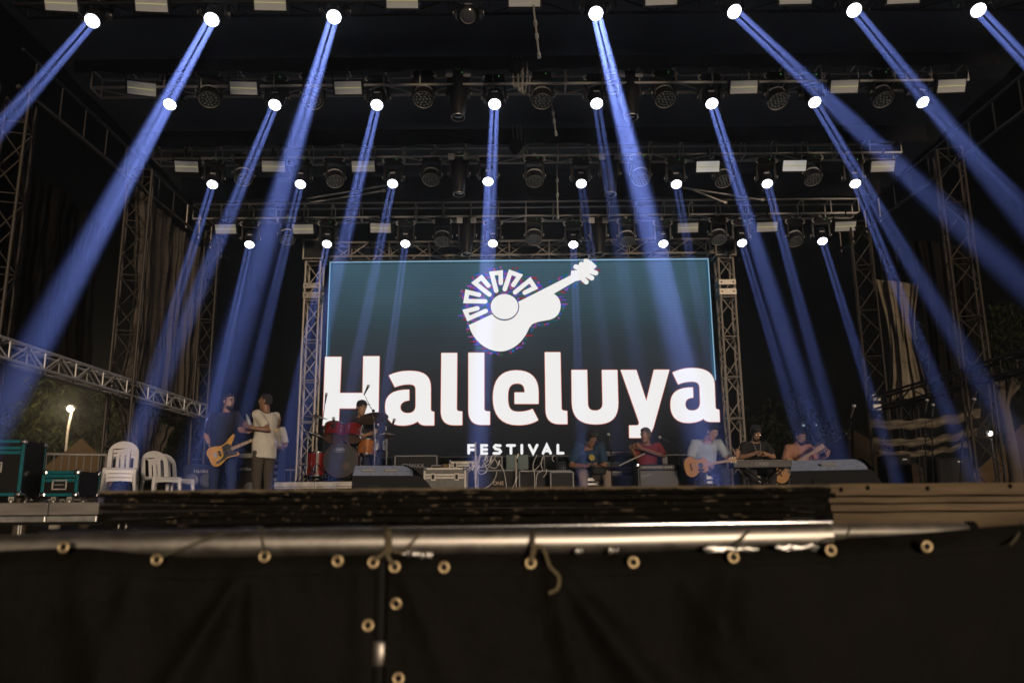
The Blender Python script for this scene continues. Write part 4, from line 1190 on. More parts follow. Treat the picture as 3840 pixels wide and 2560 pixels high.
for sx_ in (-1, 1):
    MB().box((sx_ * (w / 2 - 0.015), -0.004, h / 2), (0.03, 0.02, h - 0.01)).build('edge_trim', 'black', t, None, 0.004)
t, w, h = cab('bass_cabinet', 'black bass speaker cabinet behind the two standing men', 862, 972, 1722, 14.2)
MB().box((0, -0.006, h * 0.46), (w - 0.05, 0.012, h * 0.84)).build('grille', 'grille_black', t, None, 0.004)
text('Hartke', 0.085, 'badge_silver', t, (0.0, -0.03, h * 0.80))
MB().lathe([(0.10, 0), (0.09, 0.006), (0.03, 0.002), (0.01, 0.012)], 18, (0.1, -0.0125, h * 0.4), (0, -1, 0)).build('speaker_cone', 'grille_silver', t, 50)
hd_ = thing('amplifier_head', 'rack amplifier head on the rear bass cabinet', 'amplifier', (t.location.x, 14.25, h), (0, 0, 0), 'amplifiers')
MB().box((0, 0.15, 0.07), (w * 0.95, 0.3, 0.13)).build('case', 'tolex', hd_, None, 0.008)
MB().box((0, -0.004, 0.07), (w * 0.85, 0.01, 0.08)).build('front_panel', 'alu_dull', hd_, None, 0.003)
# rack of units seen between the white-shirted man and the hidden one
xr_ = at(1030, 1720, 13.6)
t = thing('gear_rack', 'slim black gear rack behind the man in the white T-shirt', 'rack', (xr_.x, 13.6, 0))
MB().box((0, 0.2, 0.48), (0.13, 0.4, 0.96)).build('case', 'tolex', t, None, 0.01)
for k in range(5): MB().box((0, -0.006, 0.34 + 0.11 * k), (0.105, 0.012, 0.05)).build('unit', 'alu_dull' if k % 2 else 'badge_dim', t, None, 0.003)
MB().box((-0.06, -0.002, 0.2), (0.012, 0.012, 0.5)).build('edge_trim', 'case_alu', t, None)
# silver-faced guitar combo
t, w, h = cab('guitar_combo', 'black guitar combo with silver grille in front of the flautist', 2392, 2549, 1739, 12.8)
MB().box((0, -0.006, h * 0.43), (w - 0.07, 0.014, h * 0.80)).build('grille', 'grille_silver', t, None, 0.004)
MB().box((0, -0.004, h * 0.915), (w - 0.06, 0.012, h * 0.105)).build('control_panel', 'black', t, None, 0.003)
for k in range(12):
    if k == 8: continue
    MB().lathe([(0.009, 0), (0.008, 0.012)], 8, (-w / 2 + 0.09 + 0.04 * k, -0.010, h * 0.915), (0, -1, 0)).build('knob', 'badge_silver', t)
text('Fender', 0.062, 'badge_dim', t, (-w * 0.31, -0.016, h * 0.71), (R(90), R(-18), 0), shear=0.3)
for sx_ in (-1, 1):
    MB().box((sx_ * (w / 2 - 0.006), 0.0, h - 0.012), (0.04, 0.05, 0.04)).build('corner', 'chrome', t, None, 0.01)
MB().box((-w / 2 + 0.012, -0.003, h * 0.45), (0.024, 0.02, h * 0.9)).build('edge_trim', 'black', t, None, 0.004)

# ---- flight case, racks and dark boxes at the middle
p = F(1668, 12.6)
flight_case('grey flight case with silver trim and two latches at mid stage', (p.x, 12.9, 0), (0.66, 0.5, 0.46), 0, 'case_alu', 'case_grey', 0.72, 0, 2, True)
p = F(1736, 14.6)
flight_case('dark open rack case behind the silver trimmed case', (p.x, 14.8, 0), (0.50, 0.4, 0.78), 0, 'alu_dull', 'case_black', 0.93, 0, 2, False)
def dark_box(label, px0, px1, pytop, Y, lettering=None, key='badge_dim', size=0.1, lz=0.3, name='equipment_case', lx=0.0):
    xa, xb = at(px0, 1780, Y).x, at(px1, 1780, Y).x; h = at((px0 + px1) / 2, pytop, Y).z; w = xb - xa
    t = thing(name, label, 'equipment case', ((xa + xb) / 2, Y, 0), (0, 0, 0), 'dark equipment cases')
    MB().box((0, 0.2, h / 2), (w, 0.4, h)).build('body', 'case_black', t, None, 0.01)
    for sx_ in (-1, 1):
        MB().box((sx_ * (w / 2 - 0.012), -0.002, h / 2), (0.022, 0.022, h - 0.02)).build('edge_trim', 'badge_dim', t, None, 0.003)
    MB().box((0, -0.002, h - 0.014), (w - 0.05, 0.022, 0.022)).build('edge_trim', 'badge_dim', t, None, 0.003)
    if lettering: text(lettering, size, key, t, (lx, -0.006, lz))
    return t, w, h
dark_box('large dark case lettered ONE in worn cream paint', 1790, 1938, 1760, 13.0, 'ONE', 'badge_tan', 0.085, 0.335, lx=0.02)
dark_box('dark case standing right of the cable bundle', 1945, 2145, 1762, 13.2)
dark_box('dark amplifier lettered in grey behind the wedge monitor', 1478, 1640, 1706, 14.9, 'ERIWAX', 'badge_dim', 0.11, 0.72, lx=-0.05)
dark_box('tall dark cabinet under the last letters of Festival', 2040, 2092, 1706, 14.9)
dark_box('dark bin on top shelf behind the silver trimmed case', 1616, 1660, 1742, 14.7)
dark_box('dark cabinet under the first letters of Festival', 1795, 1885, 1708, 15.2)
# pale lit box
p = at(1670, 1752, 14.5); t = thing('cardboard_box', 'small amber box beside the dark bin', 'box', (p.x, 14.5, 0)); MB().box((0, 0.1, p.z / 2), (0.09, 0.2, p.z + 0.1)).build('body', 'tent', t, None, 0.004); MB().box((0, 0.1, p.z + 0.056), (0.1, 0.21, 0.012)).build('lid', 'tent', t, None)
# ventilated rack panels with teal light painted into the plate colour
for k, (px, nme) in enumerate(((1918, 'left'), (1962, 'right'))):
    p = at(px, 1732, 15.0)
    t = thing('patch_panel', 'perforated rack panel with painted teal light under the screen, the %s one' % nme, 'rack panel', (p.x, 15.0, 0), (0, 0, 0), 'perforated rack panels')
    MB().box((0, 0.05, (p.z + 0.14) / 2), (0.20, 0.1, p.z + 0.14)).build('frame', 'case_black', t, None)
    pm = mat('rack metal with painted teal light', (0.055, 0.085, 0.085), 0.5, 0.3)
    MB().box((0, -0.004, p.z), (0.18, 0.012, 0.26)).build('plate', pm, t, None)
    hs = MB()
    for i in range(6):
        for j in range(8): hs.box((-0.07 + 0.028 * i, -0.011, p.z - 0.11 + 0.031 * j), (0.013, 0.004, 0.014))
    hs.build('hole_field', 'rubber', t, None)['kind'] = 'stuff'
p = at(2108, 1748, 14.0)
t = thing('mixer_box', 'small cyan faced electronic box beside the seated man in blue', 'electronics', (p.x, 14.0, 0))
MB().box((0, 0.1, p.z / 2 - 0.05), (0.2, 0.25, p.z - 0.12)).build('stand', 'case_black', t, None)
MB().box((0, 0, p.z), (0.12, 0.06, 0.15)).build('case', 'grey_plate', t, None, 0.006)
for i in range(3):
    for j in range(3): MB().box((-0.036 + 0.036 * i, -0.034, p.z - 0.045 + 0.045 * j), (0.026, 0.01, 0.03)).build('button', 'cyan_face', t, None)
# latched case by the seated man
dark_box('dark case with a metal latch beside the seated man in blue', 2062, 2152, 1766, 12.9)

# ---- pale cables hanging in a bundle under the screen
rng = random.Random(5)
def cable(label, pts, Y, r=0.008, key='cable_white'):
    P = [at(x, y, Y + 0.03 * math.sin(x)) for x, y in pts]
    return cordthing(label, P, r, key, 'cable', 'cable')
q = lambda x, y: (1560 + x / 3.92, 1600 + y / 3.92)
CB = [('long pale cable drooping in a wide loop across the dark case', [(880, 500), (868, 700), (880, 850), (960, 918), (1080, 860), (1160, 760), (1190, 660)]),
      ('pale cable curving down to the floor left of the bundle', [(940, 410), (880, 560), (790, 610), (700, 680), (690, 760), (720, 880), (700, 935)]),
      ('pale cable with a kink left of the post', [(950, 420), (900, 560), (800, 630), (740, 720), (745, 860), (730, 935)]),
      ('pale cable lying flat over the case top', [(790, 600), (900, 590), (1000, 585), (1090, 530), (1130, 480)]),
      ('pale cable arching from the screen to the bundle', [(1180, 410), (1120, 520), (1060, 600), (1000, 680), (940, 690), (890, 610)]),
      ('short pale cable slanting from the screen edge', [(1130, 410), (1060, 500), (970, 570)]),
      ('pale cable looping beside the letter S', [(1010, 410), (1050, 450), (1040, 500), (985, 490), (1030, 590), (1035, 660), (980, 690)]),
      ('pale cable looping right of the bundle', [(1160, 470), (1195, 540), (1180, 600), (1110, 600), (1070, 570)]),
      ('pale cable beside the upright post', [(870, 420), (865, 560), (880, 700), (870, 930)]),
      ('second pale cable beside the upright post', [(895, 420), (880, 600), (860, 760), (895, 925)]),
      ('thin pale cable falling from the cyan connector', [(1230, 540), (1280, 620), (1310, 740), (1335, 930)]),
      ('pale cable pair fanning out at the cable tie', [(1465, 420), (1470, 600), (1460, 800), (1395, 935)]),
      ('pale cable straight down through the cable tie', [(1485, 520), (1480, 700), (1470, 930)]),
      ('bluish cable sagging right of the perforated panels', [(1880, 410), (1840, 520), (1760, 620), (1650, 655), (1545, 640)]),
      ('thin pale cable falling to the floor on the right', [(1780, 410), (1720, 560), (1745, 720), (1740, 930)]),
      ('thin pale cable in a narrow loop on the right', [(1860, 440), (1840, 560), (1860, 640), (1780, 700), (1760, 930)]),
      ('thin cable hooked below the last letters', [(2030, 410), (2000, 470), (2030, 510)]),
      ('thin cable hanging from the case edge on the right', [(1920, 620), (1915, 680), (1870, 740)])]
for i, (lab, pts) in enumerate(CB):
    cable(lab, [q(*p_) for p_ in pts], 12.85 if i not in (13,) else 12.95, 0.0075 if i < 10 else 0.006, 'cable_white')
M['cable_blue'] = mat('pale blue cable', (0.20, 0.30, 0.36), 0.5)
p = at(1790, 1750, 12.95)
t = thing('upright_pole', 'pale upright pole in the cable bundle under the screen', 'pole', (at(1783, 1750, 13.05).x, 13.05, 0))
MB().tube([(0, 0, 0), (0, 0, 1.0)], 0.014, 10).build('tube', 'case_alu', t); MB().box((0, 0, 0.52), (0.05, 0.05, 0.07)).build('clamp', 'white_plastic', t, None, 0.01)
for k, (x, y) in enumerate(((1012, 490), (1085, 520), (830, 640), (900, 640), (1205, 570), (1480, 470), (1460, 812))):
    p = at(*q(x, y), 12.78)
    o = MB().tube([(0, 0, 0), (0.018, 0, 0.06), (0.03, 0, 0.085)], [0.012, 0.014, 0.009], 8).build('connector', 'white_plastic', None, 60); o.location = p
    tag(o, 'pale cable connector in the bundle, %s' % ('left of the letter S', 'below the letter S', 'lowest at the left', 'beside the pole clamp', 'next to the cyan plug', 'before the perforated panels', 'at the cable tie')[k], 'connector', 'cable connectors')
# ------------------------------------------------------------------ drum riser and kit
YD = 13.1
ZR = 0.38
xr0, xr1 = at(1085, 1790, 12.7).x, at(1318, 1790, 12.7).x
riser = thing('drum_riser', 'low drum riser with scuffed silver edges under the drum kit', 'riser', ((xr0 + xr1) / 2 + 0.25, 13.5, 0))
wR = (xr1 - xr0) + 0.9
for k in range(3):
    MB().box((-wR / 3 + wR / 3 * k, 0, ZR - 0.02), (wR / 3 - 0.006, 1.8, 0.04)).build('deck_panel', 'case_black', riser, None, 0.004)
    MB().box((-wR / 3 + wR / 3 * k, -0.91, ZR - 0.045), (wR / 3 - 0.004, 0.02, 0.075)).build('edge_rail', 'alu_dull', riser, None, 0.004)
    MB().box((-wR / 3 + wR / 3 * k, -0.905, ZR - 0.10), (wR / 3 - 0.004, 0.015, 0.03)).build('edge_rail', 'alu_dull', riser, None, 0.004)
for sx_ in (-1, 0, 1):
    for sy in (-1, 1):
        MB().box((sx_ * (wR / 2 - 0.06), sy * 0.8, (ZR - 0.12) / 2), (0.05, 0.05, ZR - 0.12)).build('leg', 'alu_dull', riser, None)

def drum(name, label, loc, axis, r, depth, shell_key, front_key, lugs=6, legs=0, group='drums of the kit', hoop='chrome'):
    t = thing(name, label, 'drum', loc, (0, 0, 0), group)
    ax = Vector(axis).normalized(); u = ax.orthogonal().normalized(); w = ax.cross(u)
    MB().lathe([(r, -depth / 2), (r, depth / 2)], 28, (0, 0, 0), ax).build('shell', shell_key, t, 40)
    for s in (-1, 1):
        m_ = MB(); m_.lathe([(r + 0.004, s * depth / 2 - 0.012), (r + 0.012, s * depth / 2 - 0.01), (r + 0.012, s * depth / 2 + 0.012), (r - 0.004, s * depth / 2 + 0.012)], 28, (0, 0, 0), ax, False); m_.build('hoop', hoop, t, 60)
        MB().lathe([(r - 0.003, s * (depth / 2 + 0.001)), (r * 0.5, s * (depth / 2 + 0.003)), (0.001, s * (depth / 2 + 0.003))], 28, (0, 0, 0), ax).build('drum_head', front_key if s < 0 else 'drum_head_clear', t, 60)
    for k in range(lugs):
        a = 2 * math.pi * (k + 0.5) / lugs; p = (u * math.cos(a) + w * math.sin(a)) * (r + 0.012)
        MB().tube([p - ax * depth * 0.46, p + ax * depth * 0.46], 0.004, 5).build('tension_rod', 'chrome', t)
        MB().box(p, (0.02, 0.02, 0.03)).build('lug', 'chrome', t, None, 0.005)
    return t
cB = at(1283, 1728, YD)
bd = drum('bass_drum', 'red bass drum with black front head and oval white logo', cB, (-0.06, 1, 0), 0.268, 0.42, 'drum_red', 'drum_head', 8, hoop='drum_head')
text('RMV', 0.058, 'badge_silver', bd, (0.0, -0.222, 0.165), (R(90), 0, R(3)), shear=0.25)
el_ = MB(); el_.tube([(0.0 + 0.085 * math.cos(t), -0.221, 0.165 + 0.036 * math.sin(t)) for t in [2 * math.pi * k / 24 for k in range(25)]], 0.0028, 5, False); el_.build('logo_ring', 'badge_silver', bd, 60)
MB().lathe([(0.066, 0), (0.062, 0.003), (0.001, 0.003)], 20, (0.115, -0.222, -0.03 - 0.06), (0, -1, 0)).build('sound_hole', mat('dull brown felt', (0.085, 0.065, 0.055), 0.9), bd, 50)
for s in (-1, 1):
    MB().tube([(s * 0.22, -0.1, -0.14), (s * 0.30, -0.2, -0.268 - (cB.z - ZR - 0.268))], 0.009, 8).build('spur', 'chrome', bd)
# toms
for k, (px, lab) in enumerate(((1262, 'red rack tom mounted on the left of the bass drum'), (1322, 'red rack tom mounted on the right of the bass drum'))):
    c = at(px - (8 if k == 0 else 0), 1622, YD + 0.12)
    tm = drum('rack_tom', lab, c, (0.0, 0.42, 0.9), 0.165 if k == 0 else 0.15, 0.24, 'drum_red', 'drum_head_clear', 6)
    MB().tube([(0.12 - 0.2 * k, 0, -0.05), (0.16 - 0.24 * k, 0.04, -0.28)], 0.012, 8).build('mount_arm', 'chrome', tm)
c = at(1376, 1680, YD + 0.35); drum('floor_tom', 'amber wood floor tom right of the bass drum', c, (0.05, 0.15, 1), 0.155, 0.25, 'drum_amber', 'drum_head_clear', 6)
for k in range(3):
    a = 2 * math.pi * k / 3 + 0.5
ft = bpy.data.objects['floor_tom']
for k in range(3):
    a = 2 * math.pi * k / 3 + 0.5
    MB().tube([(0.16 * math.cos(a), 0.16 * math.sin(a), 0.02), (0.18 * math.cos(a), 0.18 * math.sin(a), ZR - c.z)], 0.008, 6).build('leg', 'chrome', ft)
c = at(1412, 1672, YD + 0.7); sn = drum('snare_drum', 'chrome snare drum tucked behind the floor tom', c, (0.0, 0.1, 1), 0.14, 0.13, 'chrome', 'drum_head_clear', 8)
for k in range(3):
    a = 2 * math.pi * k / 3
    MB().tube([(0, 0, -0.15), (0.2 * math.cos(a), 0.2 * math.sin(a), ZR - c.z)], 0.008, 6).build('stand_leg', 'chrome', sn)
c = at(1190, 1745, YD + 0.3); drum('floor_tom', 'dark red floor tom half hidden left of the bass drum', c, (0, 0.1, 1), 0.19, 0.38, 'drum_red', 'drum_head_clear', 6)

def cymbal_stand(name, label, px, py, Y, r, tilt, pole_px=None, two=False):
    c = at(px, py, Y); t = thing(name, label, 'cymbal', (c.x, Y, ZR), (0, 0, 0), 'cymbals')
    zc = c.z - ZR
    x0 = (at(pole_px, 1750, Y).x - c.x) if pole_px else 0.0
    MB().tube([(x0, 0, 0.12), (x0, 0, zc * 0.72), (0, 0, zc + 0.04)], [0.012, 0.010, 0.006], 8).build('pole', 'chrome', t)
    for k in range(3):
        a = 2 * math.pi * k / 3 + 0.4
        MB().tube([(x0, 0, 0.30), (x0 + 0.26 * math.cos(a), 0.26 * math.sin(a), 0.005)], 0.008, 6).build('leg', 'chrome', t)
    m_ = MB(); m_.lathe([(r, -0.012), (r * 0.65, 0.004), (r * 0.26, 0.014), (r * 0.2, 0.034), (0.012, 0.042), (0.012, 0.038), (r * 0.2, 0.030), (r * 0.65, 0.0), (r, -0.013)], 30, cap=False)
    o = m_.build('cymbal_disc', 'cymbal', t, 60); o.location = (0, 0, zc); o.rotation_euler = tilt
    if two:
        o2 = link('cymbal_disc', o.data, t); o2.location = (0, 0, zc - 0.03); o2.rotation_euler = (math.pi, 0, 0)
    MB().lathe([(0.014, 0), (0.016, 0.02), (0.008, 0.04)], 8, (0, 0, zc + 0.03)).build('wing_nut', 'rubber', t)
    MB().lathe([(0.018, -0.02), (0.018, 0.02)], 8, (x0, 0, zc * 0.6)).build('collar', 'chrome', t)
    return t
cymbal_stand('crash_cymbal', 'bronze crash cymbal high at the left of the drum kit', 1186, 1563, 13.0, 0.20, (R(6), R(8), 0), 1150)
cymbal_stand('crash_cymbal', 'bronze crash cymbal tilted lower at the left of the kit', 1182, 1630, 12.9, 0.20, (R(-4), R(20), 0), 1186)
cymbal_stand('ride_cymbal', 'bronze ride cymbal in front of the drummer', 1400, 1566, 13.25, 0.25, (R(-16), R(-10), 0), 1403)
cymbal_stand('hi_hat', 'bright hi-hat pair on a stand right of the drummer', 1449, 1629, 13.2, 0.165, (0, 0, 0), 1449, True)

def mic_stand(label, px, pybase_floor, Y, joints, mic_dir=None, z0=0.0, mic=True, r=0.009, key='rubber', group='microphone stands', glow='black'):
    """joints: list of photo pixels going up from the pole foot; the last is the microphone tip"""
    P = [at(x, y, Y) for x, y in joints]
    t = thing('microphone_stand', label, 'microphone stand', (P[0].x, Y, z0), (0, 0, 0), group)
    L = [p - t.location for p in P]
    MB().tube([(L[0].x, 0, 0.12), L[0], ] + L[1:2], r, 8).build('pole', key, t)
    if len(L) > 2:
        MB().tube(L[1:-1] + [L[-1] - (L[-1] - L[-2]).normalized() * 0.17], r * 0.75, 8).build('boom', key, t)
        MB().ball(L[1], 0.028).build('clamp_knob', 'black', t)
    for k in range(3):
        a = 2 * math.pi * k / 3 + 0.6
        MB().tube([(L[0].x, 0, 0.2), (L[0].x + 0.26 * math.cos(a), 0.26 * math.sin(a), 0.01)], 0.009, 6).build('leg', key, t)
    if mic:
        a, b = L[-2], L[-1]; d = (b - a).normalized()
        m_ = MB(); m_.lathe([(0.011, 0), (0.014, 0.06), (0.019, 0.14), (0.021, 0.15)], 12, b - d * 0.18, d); mo = m_.build('microphone', glow, t, 50)
        MB().ball(b - d * 0.01, 0.027).build('grille', 'alu', mo, 60)
    return t
mic_stand('tall overhead microphone stand behind the drummer, boom reaching up', 1404, 0, 13.6, [(1404, 1790), (1400, 1540), (1388, 1525), (1366, 1478), (1382, 1445)], z0=ZR, key='chrome')
mic_stand('microphone stand at the left edge of the video wall', 1200, 0, 14.4, [(1196, 1780), (1206, 1600), (1212, 1560), (1224, 1475)], z0=ZR)
mic_stand('thin stand with a raised stick mic right of the hi-hat', 1478, 0, 13.5, [(1450, 1780), (1447, 1592), (1472, 1592), (1479, 1572)], z0=ZR, key='chrome')
mic_stand('small clip microphone over the left rack tom', 1250, 0, 13.05, [(1246, 1640), (1246, 1596), (1254, 1588), (1250, 1566)], z0=ZR, r=0.007)
mic_stand('straight microphone stand right of the seated man in blue', 2290, 0, 12.6, [(2296, 1835), (2291, 1690), (2284, 1640), (2282, 1626)])
mic_stand('boom microphone stand leaning over the combo amplifier', 2552, 0, 12.9, [(2552, 1835), (2550, 1685), (2554, 1678), (2500, 1650), (2472, 1638)])
mic_stand('black microphone stand standing alone at the right', 3192, 0, 10.5, [(3192, 1835), (3184, 1640), (3192, 1560), (3204, 1519)])
mic_stand('bent microphone stand among the right towers, left one', 3470, 0, 11.0, [(3474, 1835), (3470, 1630), (3472, 1530), (3477, 1498)], key='rubber')
mic_stand('microphone stand among the right towers, middle one', 3496, 0, 11.3, [(3500, 1835), (3496, 1640), (3497, 1550), (3500, 1515)], key='rubber')
mic_stand('leaning microphone stand against the right tower', 3620, 0, 10.8, [(3600, 1835), (3608, 1650), (3640, 1540), (3655, 1494)], key='rubber', r=0.013)
# ------------------------------------------------------------------ people
from mathutils import noise as mnoise
def remeshed(mb, name, key, parent, voxel, wrinkle=0.0, smooth_it=6, extra=None, freq=9.0):
    """fuse the collected shapes into one continuous skin"""
    tmp = bpy.data.objects.new('tmp', mb.mesh('tmp', key, None))
    rm = tmp.modifiers.new('r', 'REMESH'); rm.mode = 'VOXEL'; rm.voxel_size = voxel; rm.use_smooth_shade = True
    sm = tmp.modifiers.new('s', 'SMOOTH'); sm.iterations = smooth_it; sm.factor = 0.5
    me = evaluated_mesh(tmp)
    if wrinkle:
        for v in me.vertices:
            c = v.co
            n_ = mnoise.noise(Vector((c.x * freq, c.y * freq, c.z * freq * 0.6))) + 0.5 * mnoise.noise(Vector((c.x * freq * 2.3, c.y * freq * 2.3, c.z * freq * 1.2 + 7)))
            v.co = c + v.normal * wrinkle * n_
    if extra is not None and extra.v:
        bm = bmesh.new(); bm.from_mesh(me)
        em = extra.mesh('x', key, 60); bm.from_mesh(em); bm.to_mesh(me); bm.free()
    for p in me.polygons: p.use_smooth = True
    me.materials.clear(); me.materials.append(M[key] if isinstance(key, str) else key)
    return link(name, me, parent)

def hand(mb, wrist, f, n, curl=0.5, side=1, s=1.0, spreadf=1.0):
    """palm with four unequal curled fingers and a thumb off its side; f along the fingers, n out of the palm"""
    f = Vector(f).normalized(); n = Vector(n); n = (n - f * n.dot(f)).normalized(); sd = f.cross(n) * side
    w = Vector(wrist)
    mb.ell([(w - f * 0.02 * s, 0.028 * s, 0.021 * s, sd, n), (w + f * 0.03 * s, 0.038 * s, 0.019 * s, sd, n), (w + f * 0.075 * s, 0.043 * s, 0.016 * s, sd, n), (w + f * 0.095 * s, 0.040 * s, 0.013 * s, sd, n)], 10)
    for k, (o, L) in enumerate(((0.032, 0.062), (0.011, 0.074), (-0.011, 0.070), (-0.031, 0.054))):
        b = w + f * 0.085 * s + sd * o * s
        p = [b]; ang = 0.0
        for j, q_ in enumerate((0.45, 0.32, 0.26)):
            ang += curl * (0.7, 0.9, 0.6)[j] + 0.04 * k
            p.append(p[-1] + (f * math.cos(ang) + n * math.sin(ang) + sd * o * 1.2 * spreadf) * L * q_ * s)
        mb.tube(p, [0.0092 * s, 0.0088 * s, 0.0080 * s, 0.0062 * s], 7)
    b = w + f * 0.028 * s + sd * 0.034 * s
    mb.tube([b, b + (f * 0.55 + sd * 0.75 + n * 0.25) * 0.034 * s, b + (f * 0.95 + sd * 0.85 + n * 0.55) * 0.052 * s, b + (f * 1.25 + sd * 0.75 + n * 0.8) * 0.066 * s], [0.013 * s, 0.0115 * s, 0.0098 * s, 0.007 * s], 7)

def person(label, loc, rz, J, skin, shirt, trousers, hair='short', hairkey='hair_black', beard=None, glasses=False, cap=False, build=1.0, shoes='rubber', sleeve=0.85, group=None, shirt_len=0.06, collar=False, hands=None, belly=0.0):
    """J joints in the person's own frame (facing -Y, x to the picture's right): hip, chest, neck, head, sh_l/r, el_l/r, wr_l/r, hp_l/r, kn_l/r, an_l/r"""
    t = thing('person', label, 'person', loc, (0, 0, rz), group)
    V = {k: Vector(v) for k, v in J.items() if isinstance(v, (tuple, list, Vector))}
    B = build
    ux = (V['sh_r'] - V['sh_l']).normalized(); uh = (V['hp_r'] - V['hp_l']).normalized()
    def spine(k):     # 0 hip .. 1 neck, gentle curve through the chest
        a, b, c = V['hip'], V['chest'], V['neck']
        return a.lerp(b, k * 2).lerp(b.lerp(c, max(0, k * 2 - 1)), 0) if k <= 0.5 else b.lerp(c, k * 2 - 1)
    def torso(mb, g=0.0, k0=-0.1, k1=1.0, wide=1.0):
        prof = [(-0.14, 0.150, 0.112), (0.0, 0.168, 0.122), (0.2, 0.158, 0.118 + belly), (0.38, 0.158, 0.116 + belly), (0.55, 0.172, 0.122 + belly * 0.5), (0.75, 0.184, 0.122), (0.88, 0.178, 0.105), (0.96, 0.120, 0.080), (1.02, 0.070, 0.066)]
        pts = []
        for k, a, b in prof:
            if k < k0 or k > k1: continue
            p = spine(max(0, min(1, k))) if 0 <= k <= 1 else (V['hip'] + (V['hip'] - V['chest']).normalized() * (-k) * 0.5 if k < 0 else V['neck'] + (V['neck'] - V['chest']).normalized() * 0.02)
            u = uh.lerp(ux, max(0, min(1, k))).normalized()
            ax = (V['chest'] - V['hip']).normalized() if k < 0.5 else (V['neck'] - V['chest']).normalized()
            pts.append((p, (a * B + g) * wide, b * B + g, u, ax.cross(u)))
        mb.ell(pts, 18)
    def limb(mb, ps, rs, n=12):
        P = []; rr = []
        for i in range(len(ps) - 1):
            for j in range(4):
                f = j / 4; P.append(ps[i].lerp(ps[i + 1], f)); rr.append(rs[i] + (rs[i + 1] - rs[i]) * f)
        P.append(ps[-1]); rr.append(rs[-1]); mb.tube(P, rr, n)
    # body
    b = MB(); torso(b)
    hd = V['head']; hu = (V['head'] - V['neck']).normalized()
    hf = Vector(J.get('face', (0, -1, 0))); up = Vector(J.get('up', (0, 0, 1)))
    hf = hf.normalized(); up = (up - hf * up.dot(hf)).normalized(); hr = hf.cross(up) * -1
    b.tube([V['neck'] - hu * 0.03, V['neck'].lerp(hd, 0.5), hd - up * 0.04], [0.062, 0.056, 0.058], 12)
    ring_ = [(-0.125, 0.018, 0.026, 0.055), (-0.108, 0.042, 0.050, 0.040), (-0.075, 0.058, 0.074, 0.020), (-0.035, 0.067, 0.086, 0.008), (0.01, 0.071, 0.093, 0.0), (0.05, 0.074, 0.097, -0.004), (0.085, 0.066, 0.086, -0.008), (0.11, 0.044, 0.058, -0.010), (0.123, 0.014, 0.02, -0.010)]
    b.ell([(hd + up * z + hf * f_, a, c, hr, hf) for z, a, c, f_ in ring_], 18)
    x_ = MB()
    x_.ell([(hd + up * 0.025 + hf * 0.086, 0.008, 0.008, hr, up), (hd - up * 0.012 + hf * 0.108, 0.014, 0.012, hr, up), (hd - up * 0.026 + hf * 0.092, 0.015, 0.010, hr, up)], 10)   # nose
    for s in (-1, 1):
        x_.ell([(hd + hr * s * 0.066 + up * 0.0 - hf * 0.005, 0.016, 0.026, hf, up), (hd + hr * s * 0.082 - hf * 0.014, 0.018, 0.030, hf, up), (hd + hr * s * 0.086 - hf * 0.016, 0.010, 0.02, hf, up)], 10)   # ear
    for s, e in (('l', -1), ('r', 1)):
        limb(b, [V['sh_' + s], V['el_' + s], V['wr_' + s]], [0.054 * B, 0.043 * B, 0.029])
        limb(b, [V['hp_' + s], V['kn_' + s], V['an_' + s]], [0.088 * B, 0.060, 0.040])
        fd = Vector(J.get('toe_' + s, (e * 0.25, -1, 0))).normalized()
        b.tube([V['an_' + s] + Vector((0, 0, -0.01)), V['an_' + s] + fd * 0.07 + Vector((0, 0, -0.045)), V['an_' + s] + fd * 0.15 + Vector((0, 0, -0.05))], [0.038, 0.036, 0.024], 10)
        hnd = (hands or {}).get(s)
        fa = (V['wr_' + s] - V['el_' + s]).normalized()
        if hnd is None: hnd = (fa, (-e, 0, 0), 0.5)
        hand(x_, V['wr_' + s], hnd[0], hnd[1], hnd[2], 1 if s == 'r' else -1)
    body = remeshed(b, 'body', skin, t, 0.013, 0, 4, x_)
    # face details
    for s in (-1, 1):
        ey = MB(); ey.ball(hd + hr * s * 0.031 + up * 0.018 + hf * 0.083, 0.0125); e_o = ey.build('eye', 'eye_white', t, 60)
        MB().ball(hd + hr * s * 0.031 + up * 0.018 + hf * 0.092, 0.0065).build('iris', 'rubber', e_o, 60)
        MB().tube([hd + hr * s * 0.012 + up * 0.038 + hf * 0.094, hd + hr * s * 0.032 + up * 0.044 + hf * 0.088, hd + hr * s * 0.052 + up * 0.037 + hf * 0.072], [0.004, 0.005, 0.003], 6).build('eyebrow', hairkey, t, 60)
    MB().tube([hd - hr * 0.024 - up * 0.058 + hf * 0.090, hd - up * 0.056 + hf * 0.099, hd + hr * 0.024 - up * 0.058 + hf * 0.090], [0.004, 0.0065, 0.004], 6).build('mouth', 'lip', t, 60)
    # hair
    h = MB()
    g = {'short': 0.010, 'buzz': 0.005, 'high': 0.022}[hair]
    rows = []
    for z, a, c, f_ in ((-0.05, 0.064, 0.060, -0.034), (-0.01, 0.071, 0.076, -0.024), (0.03, 0.074, 0.078, -0.024), (0.062, 0.075, 0.082, -0.020), (0.088, 0.067, 0.082, -0.008), (0.113, 0.046, 0.060, -0.008), (0.128 + g * 0.3, 0.014, 0.02, -0.010)):
        rows.append((hd + up * (z + (g if z > 0.05 else 0)) + hf * f_, a + g, c + g * (1 if z > 0.05 else 0.8), hr, hf))
    h.ell(rows, 18)
    remeshed(h, 'hair', hairkey, t, 0.012, 0.005 if hair == 'high' else 0.002, 2, None, 30.0)
